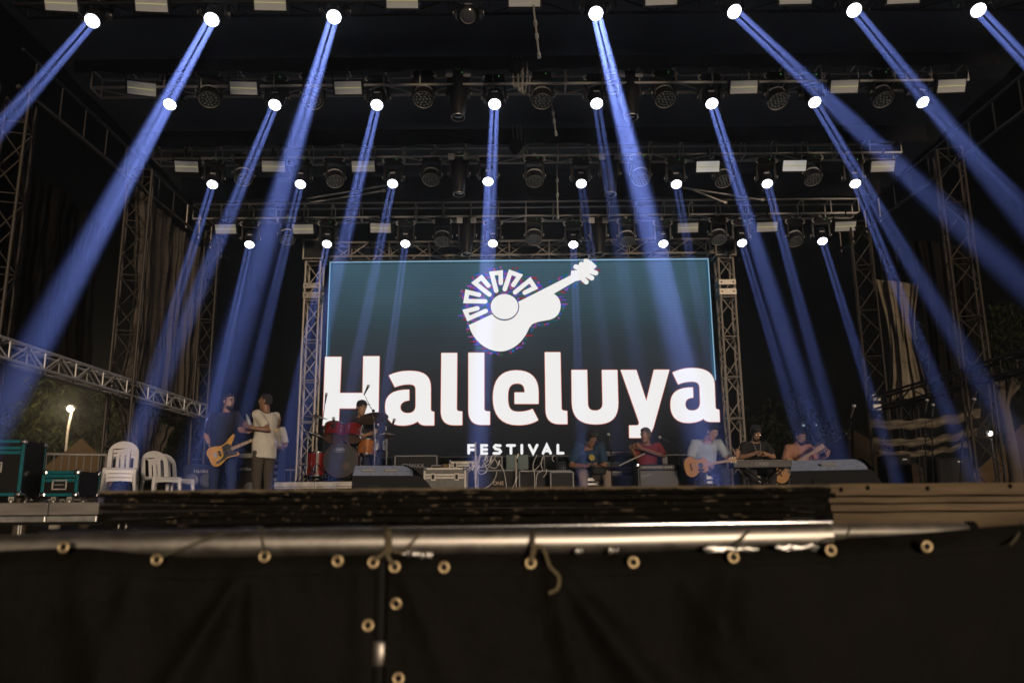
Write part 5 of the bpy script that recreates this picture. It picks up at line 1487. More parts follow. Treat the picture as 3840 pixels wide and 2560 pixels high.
    if beard:
        q_ = MB(); q_.ell([(hd - up * 0.135 + hf * 0.056, 0.020, 0.026, hr, hf), (hd - up * 0.112 + hf * 0.046, 0.046, 0.056, hr, hf), (hd - up * 0.080 + hf * 0.028, 0.060, 0.074, hr, hf), (hd - up * 0.064 + hf * 0.022, 0.062, 0.074, hr, hf)], 14)
        remeshed(q_, 'beard', beard, t, 0.010, 0.002, 2, None, 40.0)
        MB().tube([hd - hr * 0.03 - up * 0.044 + hf * 0.090, hd - up * 0.038 + hf * 0.103, hd + hr * 0.03 - up * 0.044 + hf * 0.090], [0.004, 0.006, 0.004], 6).build('moustache', beard, t, 60)
    if glasses:
        gl = MB()
        for s in (-1, 1):
            c0 = hd + hr * s * 0.034 + up * 0.016 + hf * 0.104
            gl.tube([c0 + hr * 0.024 * math.cos(a) + up * 0.017 * math.sin(a) for a in [2 * math.pi * k / 12 for k in range(13)]], 0.0028, 5, False)
            gl.tube([c0 + hr * s * 0.024, hd + hr * s * 0.078 + up * 0.016 + hf * 0.01], 0.0025, 5)
        gl.tube([hd - hr * 0.010 + up * 0.018 + hf * 0.106, hd + hr * 0.010 + up * 0.018 + hf * 0.106], 0.0025, 5)
        go = gl.build('glasses', 'chrome', t, 60)
    # shirt
    sh_ = MB(); torso(sh_, 0.016, -0.14 - 0.0, 0.97)
    lo = V['hip'] + (V['hip'] - V['chest']).normalized() * shirt_len
    ax = (V['chest'] - V['hip']).normalized()
    sh_.ell([(lo, 0.196 * B, 0.160 * B + belly * 0.6, uh, ax.cross(uh)), (V['hip'] + ax * 0.06, 0.192 * B, 0.152 * B + belly, uh, ax.cross(uh)), (spine(0.3), 0.172 * B, 0.132 * B + belly, uh, ax.cross(uh))], 18)
    for s in ('l', 'r'):
        e1 = V['sh_' + s].lerp(V['el_' + s], sleeve)
        base = V['sh_' + s]; inn = base.lerp(V['neck'], 0.45) - up * 0.03
        sh_.tube([inn, base, base.lerp(e1, 0.5), e1], [0.068 * B, 0.072 * B, 0.070 * B, 0.069 * B], 12)
        sh_.ball(base - up * 0.012, 0.074 * B)
    if collar:
        sh_.tube([V['neck'] - hu * 0.03, V['neck'] + hu * 0.035], [0.078, 0.074], 14)
    remeshed(sh_, 'shirt', shirt, t, 0.016, 0.010, 5)
    # trousers
    tr_ = MB()
    tr_.ell([(V['hip'] - ax * 0.06, 0.165 * B, 0.126 * B, uh, ax.cross(uh)), (V['hip'] + ax * 0.0, 0.172 * B, 0.130 * B, uh, ax.cross(uh)), (V['hip'] + ax * 0.08, 0.166 * B, 0.126 * B, uh, ax.cross(uh))], 16)
    for s in ('l', 'r'):
        tr_.tube([V['hp_' + s].lerp(V['hip'], 0.25), V['hp_' + s].lerp(V['kn_' + s], 0.25), V['hp_' + s].lerp(V['kn_' + s], 0.6), V['kn_' + s], V['kn_' + s].lerp(V['an_' + s], 0.5), V['an_' + s] + Vector((0, 0, 0.02))], [0.105 * B, 0.104 * B, 0.088 * B, 0.078, 0.070, 0.064], 12)
    remeshed(tr_, 'trousers', trousers, t, 0.016, 0.008, 5)
    for s, e in (('l', -1), ('r', 1)):
        fd = Vector(J.get('toe_' + s, (e * 0.25, -1, 0))).normalized(); sd = fd.cross(Vector((0, 0, 1)))
        a = V['an_' + s]; f0 = Vector((a.x, a.y, a.z - 0.075))
        m_ = MB(); m_.ell([(f0 + Vector((0, 0, 0.075)) - fd * 0.02, 0.046, 0.055, sd, fd), (f0 + Vector((0, 0, 0.045)) + fd * 0.02, 0.048, 0.095, sd, fd), (f0 + Vector((0, 0, 0.015)) + fd * 0.055, 0.052, 0.135, sd, fd), (f0 + fd * 0.055, 0.052, 0.135, sd, fd)], 14)
        m_.build('shoe', shoes, t, 60)
    return t

M['skin_tan'] = mat('tan skin', (0.34, 0.19, 0.12), 0.5, noise=0.08, nscale=30)
M['skin_brown'] = mat('brown skin', (0.22, 0.115, 0.07), 0.5, noise=0.08, nscale=30)
M['skin_dark'] = mat('dark brown skin', (0.13, 0.065, 0.04), 0.5, noise=0.08, nscale=30)
M['hair_black'] = mat('black hair', (0.010, 0.009, 0.009), 0.6, noise=0.4, nscale=90, bump=0.6, bscale=120)
M['hair_grey'] = mat('greying hair', (0.055, 0.05, 0.048), 0.65, noise=0.4, nscale=90, bump=0.6, bscale=120)
M['eye_white'] = mat('eye white', (0.5, 0.48, 0.46), 0.3)
M['lip'] = mat('lips', (0.20, 0.08, 0.065), 0.5)
def cloth(n_, c): return mat(n_, c, 0.9, noise=0.12, nscale=10, bump=0.35, bscale=26)
M['tee_black'] = cloth('black T-shirt', (0.010, 0.011, 0.016)); M['tee_white'] = cloth('off-white T-shirt', (0.56, 0.52, 0.45)); M['tee_navy'] = cloth('navy T-shirt', (0.012, 0.035, 0.075))
M['shirt_red'] = cloth('red shirt', (0.16, 0.018, 0.016)); M['tee_grey'] = cloth('pale grey-blue T-shirt', (0.30, 0.34, 0.35)); M['shirt_black'] = cloth('black shirt', (0.012, 0.012, 0.012)); M['polo_peach'] = cloth('peach polo shirt', (0.42, 0.21, 0.145))
M['jeans'] = cloth('dark blue jeans', (0.012, 0.022, 0.060)); M['olive'] = cloth('olive-brown trousers', (0.055, 0.043, 0.030)); M['khaki'] = cloth('khaki trousers', (0.20, 0.155, 0.13)); M['trouser_dark'] = cloth('dark trousers', (0.02, 0.02, 0.025))
M['drum_tee'] = cloth('dark plum T-shirt', (0.02, 0.016, 0.024))

def stand(H=1.75, lean=0.0):
    k = H / 1.75
    return {'hip': (0, 0, 0.95 * k), 'chest': (0, -0.01 + lean * 0.4, 1.20 * k), 'neck': (0, 0.0 + lean, 1.475 * k), 'head': (0, -0.02 + lean, 1.628 * k),
            'sh_l': (-0.19, lean, 1.425 * k), 'sh_r': (0.19, lean, 1.425 * k), 'el_l': (-0.26, 0.02, 1.13 * k), 'el_r': (0.26, 0.02, 1.13 * k), 'wr_l': (-0.27, -0.08, 0.89 * k), 'wr_r': (0.27, -0.08, 0.89 * k),
            'hp_l': (-0.095, 0, 0.92 * k), 'hp_r': (0.095, 0, 0.92 * k), 'kn_l': (-0.11, -0.02, 0.50 * k), 'kn_r': (0.11, -0.02, 0.50 * k), 'an_l': (-0.12, 0.02, 0.075), 'an_r': (0.12, 0.02, 0.075)}
def sit(seat=0.44, slump=0.10, hunch=0.14):
    z = seat + 0.10
    return {'hip': (0, 0.05, z), 'chest': (0, 0.02 - slump * 0.3, z + 0.26), 'neck': (0, -slump, z + 0.49), 'head': (0, -slump - hunch, z + 0.62),
            'sh_l': (-0.19, -slump + 0.01, z + 0.445), 'sh_r': (0.19, -slump + 0.01, z + 0.445), 'el_l': (-0.25, -slump - 0.06, z + 0.16), 'el_r': (0.25, -slump - 0.06, z + 0.16), 'wr_l': (-0.08, -slump - 0.26, z + 0.14), 'wr_r': (0.08, -slump - 0.26, z + 0.14),
            'hp_l': (-0.10, 0.0, z - 0.02), 'hp_r': (0.10, 0.0, z - 0.02), 'kn_l': (-0.17, -0.42, seat + 0.08), 'kn_r': (0.17, -0.42, seat + 0.08), 'an_l': (-0.17, -0.36, 0.075), 'an_r': (0.17, -0.36, 0.075)}
def stool(label, loc, seat=0.43):
    t = thing('plastic_stool', label, 'stool', loc, (0, 0, 0.2), 'white plastic stools')
    m_ = MB(); m_.rings([[(0.15 * math.cos(a) * (1 + 0.12 * abs(math.sin(2 * a))) * s, 0.15 * math.sin(a) * (1 + 0.12 * abs(math.sin(2 * a))) * s, z) for a in [2 * math.pi * k / 20 for k in range(20)]] for s, z in ((1.0, seat - 0.05), (1.02, seat - 0.015), (0.95, seat))])
    m_.build('seat', 'white_plastic', t, 50)
    for sx_ in (-1, 1):
        for sy in (-1, 1):
            MB().tube([(sx_ * 0.115, sy * 0.115, seat - 0.03), (sx_ * 0.16, sy * 0.16, 0.0)], [0.034, 0.026], 8).build('leg', 'white_plastic', t, 60)
    for sy in (-1, 1): MB().box((0, sy * 0.13, seat - 0.10), (0.2, 0.012, 0.035)).build('rail', 'white_plastic', t, None)
    return t

# ---- bassist, standing at the left, head turned to the right
YBp = 12.55
P0 = F(838, YBp)
J = stand(1.74)
J.update({'chest': (-0.02, -0.02, 1.20), 'neck': (0.0, 0.0, 1.47), 'head': (0.04, -0.03, 1.625), 'sh_l': (-0.20, 0.03, 1.415), 'sh_r': (0.185, -0.03, 1.42), 'el_l': (-0.33, 0.10, 1.10), 'wr_l': (-0.16, -0.02, 0.86), 'el_r': (0.30, -0.14, 1.16), 'wr_r': (0.47, -0.26, 1.13), 'face': (0.86, -0.5, -0.05), 'kn_l': (-0.12, -0.02, 0.5), 'kn_r': (0.15, -0.02, 0.5), 'an_l': (-0.13, 0.02, 0.075), 'an_r': (0.18, 0.02, 0.075)})
bassist = person('bearded man in black T-shirt and glasses playing a honey-coloured bass', P0, 0, J, 'skin_tan', 'tee_black', 'jeans', 'short', 'hair_black', 'hair_black', True, build=1.08, shirt_len=0.10, belly=0.02, hands={'l': ((0.45, -0.15, -0.85), (0.7, 0.2, 0.2), 0.7), 'r': ((0.6, -0.1, 0.5), (-0.3, -0.6, 0.4), 1.0)})

# bass guitar: built flat in x (along the neck) and z, face to -y
def bass(label, loc, rot):
    t = thing('bass_guitar', label, 'bass guitar', loc, rot)
    b = [(-0.33, 0.02), (-0.34, 0.09), (-0.30, 0.15), (-0.22, 0.17), (-0.13, 0.145), (-0.05, 0.125), (0.04, 0.15), (0.12, 0.20), (0.19, 0.235), (0.215, 0.225), (0.20, 0.18), (0.13, 0.10), (0.10, 0.055), (0.10, -0.035), (0.13, -0.075), (0.17, -0.10), (0.175, -0.135), (0.14, -0.155), (0.06, -0.14), (-0.02, -0.125), (-0.10, -0.15), (-0.19, -0.19), (-0.27, -0.185), (-0.32, -0.12)]
    b = [tuple(p)[:2] for p in smooth_path([(x, z, 0) for x, z in b] + [(b[0][0], b[0][1], 0)], 4)][:-1]
    MB().poly([clean(b)], -0.022, 0.022).build('body', 'bass_wood', t, 40, 0.008)
    pg_ = [(-0.06, 0.10), (0.04, 0.12), (0.10, 0.055), (0.10, -0.03), (0.13, -0.075), (0.15, -0.125), (0.06, -0.12), (-0.03, -0.105), (-0.11, -0.13), (-0.22, -0.155), (-0.24, -0.115), (-0.12, -0.085), (-0.075, -0.03)]
    MB().poly([clean([tuple(p)[:2] for p in smooth_path([(x, z, 0) for x, z in pg_] + [(pg_[0][0], pg_[0][1], 0)], 3)][:-1])], -0.027, -0.0225).build('pickguard', 'black', t, 40)
    for x in (-0.02, -0.13): MB().box((x, -0.030, 0.005), (0.035, 0.012, 0.10)).build('pickup', 'rubber', t, None, 0.004)
    MB().box((-0.205, -0.030, 0.005), (0.05, 0.012, 0.09)).build('bridge', 'chrome', t, None, 0.004)
    n_ = MB(); n_.rings([[(0.08, -0.03, -0.031), (0.08, -0.03, 0.031), (0.08, 0.004, 0.025), (0.08, 0.004, -0.025)], [(0.75, -0.03, -0.021), (0.75, -0.03, 0.021), (0.75, -0.005, 0.017), (0.75, -0.005, -0.017)]]); no = n_.build('neck', 'maple', t, 30)
    MB().box((0.41, -0.0325, 0), (0.66, 0.005, 0.052)).build('fretboard', 'fretboard', no, None)
    for k in range(1, 16): MB().box((0.75 - 0.86 * (1 - 2 ** (-k / 12)), -0.0360, 0), (0.006, 0.003, 0.05)).build('fret', 'rubber' if k in (3, 5, 7, 9, 12, 15) else 'chrome', no, None)
    hs = [(0.74, -0.022), (0.74, 0.022), (0.78, 0.055), (0.90, 0.05), (0.95, 0.0), (0.92, -0.035), (0.84, -0.03)]
    MB().poly([hs], -0.022, -0.006).build('headstock', 'maple', t, 40)
    for k in range(4):
        MB().tube([(0.80 + 0.035 * k, -0.014, 0.045), (0.80 + 0.035 * k, -0.014, 0.085)], 0.007, 6).build('tuning_peg', 'chrome', t)
        z = -0.018 + 0.012 * k
        MB().tube([(-0.20, -0.042, z), (0.76, -0.037, z * 0.8)], 0.0013, 4).build('string', 'badge_dim', t)
    for x, z in ((-0.16, -0.12), (-0.20, -0.135), (-0.235, -0.145)): MB().lathe([(0.012, 0), (0.010, 0.016)], 10, (x, -0.027, z), (0, -1, 0)).build('knob', 'chrome', t)
    return t
cb_ = at(852, 1690, YBp - 0.28)
bass('honey-coloured solid bass guitar with black pickguard, held by the bearded man', cb_, (0, R(-24), R(8))).scale = (0.86, 0.86, 0.86)
st = MB(); sp = [(0.10, -0.16, 1.05), (0.20, -0.13, 1.22), (0.15, -0.09, 1.40), (0.07, 0.02, 1.47), (-0.05, 0.13, 1.35), (-0.18, 0.14, 1.1), (-0.26, -0.05, 0.93)]
rows = []
for i, p in enumerate(smooth_path(sp, 5)): rows.append([p + Vector((-0.02, 0, 0)), p + Vector((0.02, 0, 0.01)), p + Vector((0.02, -0.006, 0.01)), p + Vector((-0.02, -0.006, 0))])
st.rings(rows); so = st.build('guitar_strap', 'rubber', None, 60); so.location = P0
tag(so, 'dark strap over the shoulder of the bass player', 'strap')

# ---- man in white T-shirt with a bottle, seen in profile facing left
P1 = F(990, 12.35)
J = stand(1.70)
J.update({'head': (-0.02, 0.0, 1.60), 'face': (-0.97, 0.1, -0.05), 'sh_l': (-0.10, -0.15, 1.395), 'sh_r': (0.10, 0.15, 1.395), 'el_l': (0.12, -0.24, 1.14), 'wr_l': (-0.12, -0.33, 1.165), 'el_r': (0.0, 0.28, 1.12), 'wr_r': (-0.22, 0.02, 1.24), 'hp_l': (-0.05, -0.08, 0.90), 'hp_r': (0.05, 0.08, 0.90), 'kn_l': (-0.06, -0.09, 0.5), 'kn_r': (0.06, 0.08, 0.5), 'an_l': (-0.05, -0.10, 0.075), 'an_r': (0.06, 0.10, 0.075), 'toe_l': (-1, -0.2, 0), 'toe_r': (-1, 0.2, 0)})
person('man in white T-shirt and olive trousers facing left, holding a bottle', P1, 0, J, 'skin_brown', 'tee_white', 'olive', 'buzz', 'hair_black', None, build=1.05, shirt_len=0.20, belly=0.01, sleeve=0.8, hands={'l': ((-0.85, -0.2, 0.1), (-0.2, 0.4, 0.8), 0.7), 'r': ((-0.5, -0.2, 0.6), (-0.5, 0.2, -0.4), 1.0)})
M['clear'] = mat('clear plastic', (0.25, 0.27, 0.3), 0.12, spec=0.8); M['label_white'] = mat('bottle label', (0.32, 0.34, 0.42), 0.5, noise=0.3, nscale=60)
bt = thing('water_bottle', 'small clear water bottle held by the man in white', 'bottle', P1 + Vector((-0.20, -0.12, 1.22)), (R(10), R(-18), 0))
bt.scale = (0.8, 0.8, 0.8)
MB().lathe([(0.03, 0), (0.033, 0.01), (0.033, 0.15), (0.014, 0.195), (0.013, 0.21)], 14).build('bottle_body', 'clear', bt, 50)
MB().lathe([(0.0335, 0.03), (0.0335, 0.11)], 14).build('label', 'label_white', bt); MB().lathe([(0.016, 0.205), (0.016, 0.225)], 10).build('cap', 'label_white', bt)

# ---- third man half hidden behind them
P2 = F(1030, 15.1)
J = stand(1.74); J.update({'face': (0.85, -0.45, 0), 'sh_l': (-0.13, 0.12, 1.42), 'sh_r': (0.15, -0.10, 1.42), 'el_r': (0.24, -0.12, 1.12), 'wr_r': (0.14, -0.24, 1.05)})
person('man in pale shirt half hidden behind the white T-shirt, facing right', P2, 0, J, 'skin_brown', 'tee_white', 'trouser_dark', 'short', 'hair_black', None, shirt_len=0.16)

# ---- drummer
P3 = F(1352, 14.0); P3.z = ZR
J = sit(0.56, 0.06, 0.05)
J.update({'face': (0.7, -0.6, -0.35), 'head': (0.02, -0.13, 1.30), 'neck': (0.0, -0.06, 1.16), 'el_l': (-0.27, -0.16, 0.86), 'wr_l': (-0.08, -0.38, 0.84), 'el_r': (0.28, -0.14, 0.88), 'wr_r': (0.14, -0.36, 0.80)})
dr = person('drummer in dark T-shirt and cap sitting behind the red drum kit', P3, 0, J, 'skin_tan', 'drum_tee', 'jeans', 'short', 'hair_black', None, build=1.0)
hd = Vector(J['head'])
cp = MB(); cp.lathe([(0.094, 0.02), (0.094, 0.07), (0.078, 0.115), (0.03, 0.138), (0.002, 0.14)], 18, hd); cp.build('cap_crown', 'rubber', dr, 60)
MB().box(hd + Vector((0.09, -0.09, 0.05)), (0.12, 0.10, 0.012), Euler((0.1, 0.15, -0.8))).build('cap_peak', 'rubber', dr, None, 0.004)
th_ = thing('drum_throne', 'black round drum stool under the drummer', 'stool', P3); MB().lathe([(0.15, 0.48), (0.17, 0.50), (0.17, 0.55), (0.14, 0.565)], 18).build('seat', 'rubber', th_, 50); MB().tube([(0, 0, 0), (0, 0, 0.48)], 0.018, 8).build('post', 'chrome', th_)
for s, nme in ((-1, 'left'), (1, 'right')):
    w0 = P3 + Vector(J['wr_l' if s < 0 else 'wr_r'])
    o = MB().tube([(0, 0.08, 0.0), (0.06 * -s, -0.26, 0.06)], [0.007, 0.004], 6).build('drumstick', 'maple', None); o.location = w0 + Vector((0, -0.07, 0)); tag(o, 'pale drumstick in the %s hand of the drummer as seen' % nme, 'drumstick', 'drumsticks')

# ---- seated man in navy T-shirt looking at his phone
P4 = F(2205, 13.4)
J = sit(0.40, 0.16, 0.10)
J.update({'face': (0.45, -0.75, -0.6), 'head': (0.035, -0.27, 1.045), 'neck': (0.0, -0.17, 0.93), 'wr_l': (-0.03, -0.38, 0.60), 'wr_r': (0.08, -0.36, 0.59), 'el_l': (-0.29, -0.18, 0.62), 'el_r': (0.25, -0.16, 0.62), 'kn_l': (-0.14, -0.42, 0.47), 'kn_r': (0.26, -0.40, 0.47), 'an_l': (-0.10, -0.40, 0.075), 'an_r': (0.26, -0.36, 0.075)})
n4 = person('seated man in navy T-shirt and khaki trousers looking down at his hands', P4, 0, J, 'skin_brown', 'tee_navy', 'khaki', 'high', 'hair_black', None, True, build=1.16, belly=0.03, hands={'l': ((0.7, -0.5, 0.0), (0, 0.1, 1), 0.6), 'r': ((-0.7, -0.5, 0.0), (0, 0.1, 1), 0.6)})
pr = MB(); pr.poly([[(0.05 * math.cos(a) , 0.062 * math.sin(a)) for a in [2 * math.pi * k / 16 for k in range(16)]]], 0, 0.004); po = pr.build('shirt_print', mat('yellow shirt print', (0.30, 0.24, 0.06), 0.8, noise=0.5, nscale=30), n4, None); po.location = (0.03, -0.325, 0.74); po.rotation_euler = (R(-30), 0, R(4))
ph_ = thing('phone', 'dark phone held by the seated man in navy', 'phone', P4 + Vector((0.03, -0.46, 0.61)), (R(-60), 0, 0)); MB().box((0, 0, 0), (0.075, 0.009, 0.15)).build('case', 'rubber', ph_, None, 0.004); MB().box((0, -0.0052, 0), (0.068, 0.002, 0.14)).build('glass', 'lens_off', ph_, None)
stool('white plastic stool under the seated man in navy', P4 + Vector((0.0, 0.0, 0)), 0.42)
bg = thing('black_bag', 'black bag in the lap of the seated man in navy', 'bag', P4 + Vector((0.13, -0.40, 0.50))); MB().box((0, 0, 0.02), (0.24, 0.14, 0.13)).build('pouch', 'rubber', bg, None, 0.03); MB().tube(smooth_path([(-0.08, 0, 0.08), (0, 0, 0.12), (0.08, 0, 0.08)], 4), 0.008, 6).build('strap', 'rubber', bg)

# ---- flautist in red behind the combo
P5 = F(2425, 14.0)
J = sit(0.44, 0.08, 0.07)
J.update({'face': (-0.75, -0.6, -0.15), 'head': (-0.03, -0.15, 1.155), 'neck': (0, -0.08, 1.02), 'el_l': (-0.24, -0.28, 0.78), 'wr_l': (-0.30, -0.44, 0.86), 'el_r': (0.27, -0.12, 0.80), 'wr_r': (-0.16, -0.40, 0.92), 'kn_l': (-0.22, -0.40, 0.52), 'kn_r': (0.12, -0.42, 0.5)})
person('flautist in a dark red shirt sitting behind the combo amplifier', P5, 0, J, 'skin_brown', 'shirt_red', 'jeans', 'short', 'hair_grey', None, build=1.0, sleeve=0.95, hands={'l': ((-0.6, -0.2, 0.7), (0.5, 0.3, 0.3), 1.0), 'r': ((-0.6, -0.2, 0.5), (0.2, 0.6, 0.3), 1.0)})
fa_, fb_ = at(2322, 1745, 13.45), at(2418, 1700, 13.7)
fl_ = thing('flute', 'slim silver flute held by the man in red', 'flute', fa_); MB().tube([(0, 0, 0), fb_ - fa_], 0.011, 8).build('tube', 'case_alu', fl_)
for k in range(7): MB().lathe([(0.009, 0.009), (0.009, 0.016)], 8, (fb_ - fa_) * (0.15 + 0.09 * k), (0, -0.7, 0.7)).build('key', 'case_alu', fl_)
stool('white plastic stool under the flautist', P5, 0.44)

# ---- guitarist in pale T-shirt under a beam
P6 = F(2640, 13.0)
J = sit(0.42, 0.12, 0.10)
J.update({'face': (0.55, -0.65, -0.55), 'head': (0.09, -0.22, 1.10), 'neck': (0.03, -0.13, 0.98), 'sh_l': (-0.17, -0.10, 0.94), 'sh_r': (0.21, -0.14, 0.93), 'el_l': (-0.28, -0.20, 0.66), 'wr_l': (-0.06, -0.36, 0.62), 'el_r': (0.32, -0.22, 0.68), 'wr_r': (0.42, -0.42, 0.70), 'kn_l': (-0.16, -0.42, 0.48), 'kn_r': (0.2, -0.4, 0.48), 'an_l': (-0.12, -0.36, 0.075), 'an_r': (0.24, -0.36, 0.075)})
person('seated guitarist in pale T-shirt washed by a blue beam', P6, 0, J, 'skin_tan', 'tee_grey', 'trouser_dark', 'short', 'hair_black', None, build=1.12, hands={'l': ((0.6, -0.3, -0.4), (-0.2, 0.8, 0.2), 0.6), 'r': ((0.2, -0.2, 0.9), (-0.4, 0.7, 0.1), 1.0)})
stool('white plastic stool under the guitarist in the pale T-shirt', P6 + Vector((0.02, 0.0, 0)), 0.42)

def acoustic(label, loc, rot, top='spruce', name='acoustic_guitar'):
    t = thing(name, label, 'guitar', loc, rot)
    o = [(-0.24, 0.0), (-0.22, 0.12), (-0.14, 0.19), (-0.04, 0.18), (0.04, 0.125), (0.10, 0.12), (0.18, 0.145), (0.24, 0.10), (0.255, 0.0)]
    o = o + [(x, -z) for x, z in o[-2:0:-1]]
    o = clean([tuple(p)[:2] for p in smooth_path([(x, z, 0) for x, z in o] + [(o[0][0], o[0][1], 0)], 4)][:-1])
    MB().poly([o], -0.045, 0.045).build('body', 'mahogany', t, 30, 0.004)
    MB().poly([[(x * 0.985, z * 0.985) for x, z in o]], -0.0495, -0.0455).build('soundboard', top, t, 30)
    MB().lathe([(0.052, 0), (0.05, 0.002), (0.001, 0.002)], 20, (0.10, -0.05, 0), (0, -1, 0)).build('sound_hole', 'rubber', t)
    MB().box((-0.10, -0.055, 0), (0.025, 0.012, 0.14)).build('bridge', 'mahogany', t, None, 0.003)
    MB().poly([[(0.02, -0.05), (0.14, -0.06), (0.16, -0.11), (0.05, -0.12)]], -0.0525, -0.0500).build('pickguard', 'black', t)
    MB().box((0.46, -0.045, 0), (0.45, 0.03, 0.052)).build('neck', 'mahogany', t, None, 0.006)
    MB().box((0.42, -0.0635, 0), (0.52, 0.006, 0.05)).build('fretboard', 'fretboard', t, None)
    MB().poly([[(0.68, -0.028), (0.68, 0.028), (0.72, 0.04), (0.86, 0.036), (0.86, -0.036), (0.72, -0.04)]], -0.055, -0.035).build('headstock', 'maple', t)
    for k in range(6):
        z = -0.02 + 0.008 * k; MB().tube([(-0.10, -0.066, z), (0.70, -0.069, z * 0.8)], 0.0012, 4).build('string', 'badge_dim', t)
        MB().tube([(0.74 + 0.045 * (k % 3), -0.045, (0.035 if k < 3 else -0.035)), (0.74 + 0.045 * (k % 3), -0.045, (0.06 if k < 3 else -0.06))], 0.006, 6).build('tuning_peg', 'chrome', t)
    return t
acoustic('amber acoustic guitar on the lap of the man in the pale T-shirt', at(2606, 1748, 12.50), (0, R(-9), R(10))).scale = (0.8, 0.8, 0.8)

# ---- keyboard player in black
P7 = F(2828, 14.35)
J = sit(0.46, 0.10, 0.08)
J.update({'face': (0.1, -0.8, -0.6), 'head': (0.01, -0.17, 1.20), 'neck': (0, -0.10, 1.07), 'wr_l': (-0.03, -0.42, 0.86), 'wr_r': (0.03, -0.40, 0.85), 'el_l': (-0.28, -0.20, 0.78), 'el_r': (0.28, -0.20, 0.78)})
n7 = person('keyboard player in black with a lanyard, head bowed over his hands', P7, 0, J, 'skin_tan', 'shirt_black', 'trouser_dark', 'high', 'hair_black', 'hair_black', True, build=1.06, hands={'l': ((0.6, -0.6, -0.2), (0.1, 0.1, -1), 0.5), 'r': ((-0.6, -0.5, -0.1), (-0.1, 0.1, -1), 0.5)})
MB().tube(smooth_path([(-0.07, -0.08, 1.09), (-0.06, -0.22, 1.0), (0.0, -0.25, 0.82), (0.06, -0.22, 1.0), (0.07, -0.08, 1.09)], 6), 0.004, 6).build('lanyard', 'badge_silver', n7, 60)
stool('white plastic stool under the keyboard player', P7, 0.46)
xa, xb = at(2750, 1730, 13.55).x, at(2990, 1730, 13.55).x; zk = at(2870, 1752, 13.55).z
kb = thing('keyboard', 'black electronic keyboard on a folding stand before the player in black', 'keyboard', ((xa + xb) / 2, 13.55, zk))
wk = xb - xa
MB().box((0, 0.15, 0.06), (wk, 0.30, 0.125)).build('case', 'black', kb, None, 0.01)
text('CASIO', 0.075, 'badge_dim', kb, (-0.06, -0.004, 0.06), name='lettering')
for k in range(36): MB().box((-wk / 2 + 0.03 + (wk - 0.06) * k / 35, 0.2, 0.126), (0.02, 0.13, 0.012)).build('key', 'white_plastic', kb, None)
ks = thing('keyboard_stand', 'black crossed-leg stand under the keyboard', 'keyboard stand', ((xa + xb) / 2, 13.68, 0))
for s in (-1, 1):
    for dy in (-0.12, 0.12): bar('leg', (s * 0.32, dy, 0.0), (-s * 0.32, dy, zk - 0.01), 0.014, 'black', ks)
    bar('foot', (s * 0.32, -0.2, 0.015), (s * 0.32, 0.2, 0.015), 0.014, 'black', ks); bar('arm', (s * 0.32, -0.16, zk - 0.014), (s * 0.32, 0.16, zk - 0.014), 0.014, 'black', ks)
# ---- man in peach polo with an acoustic guitar
P8 = F(2990, 14.9)
J = sit(0.45, 0.10, 0.07)
J.update({'face': (0.35, -0.85, -0.4), 'head': (0.03, -0.16, 1.17), 'neck': (0, -0.09, 1.04), 'wr_l': (-0.04, -0.36, 0.66), 'el_l': (-0.30, -0.16, 0.70), 'wr_r': (0.40, -0.40, 0.82), 'el_r': (0.34, -0.14, 0.76)})
person('bearded man in a peach polo shirt sitting with an acoustic guitar', P8, 0, J, 'skin_tan', 'polo_peach', 'trouser_dark', 'buzz', 'hair_black', 'hair_black', build=1.08, collar=True, hands={'l': ((0.6, -0.3, -0.4), (-0.2, 0.8, 0.2), 0.6), 'r': ((0.2, -0.3, 0.8), (-0.4, 0.7, 0.1), 1.0)})
acoustic('tan acoustic guitar on the lap of the man in the peach polo', at(2938, 1762, 14.45), (0, R(-30), R(0)))
stool('white plastic stool under the man in the peach polo', P8, 0.45)
# second keyboard rig behind the flautist
xa, xb = at(2262, 1740, 14.9).x, at(2392, 1740, 14.9).x
for k, (py, key) in enumerate(((1702, 'black'), (1742, 'cyan_face'), (1776, 'black'))):
    z = at(2320, py, 14.9).z
    t = thing('rack_keyboard', ('black keyboard on the upper tier behind the flautist', 'black keyboard with teal rim on the middle tier', 'black keyboard on the lowest tier behind the flautist')[k], 'keyboard', ((xa + xb) / 2, 14.9, z), (0, 0, 0), 'keyboards on the rear stand')
    MB().box((0, 0.12, 0), (xb - xa, 0.3, 0.09)).build('case', 'black', t, None, 0.008); MB().box((0, -0.035, 0.035), (xb - xa - 0.02, 0.01, 0.018)).build('rim', key if key != 'black' else 'badge_dim', t, None)
t = thing('keyboard_rack', 'black tiered keyboard rack behind the flautist', 'keyboard stand', ((xa + xb) / 2, 15.05, 0))
for s in (-1, 1):
    bar('upright', (s * 0.3, 0.08, 0), (s * 0.3, 0.08, 1.0), 0.02, 'black', t); bar('foot', (s * 0.3, -0.2, 0.02), (s * 0.3, 0.3, 0.02), 0.02, 'black', t)
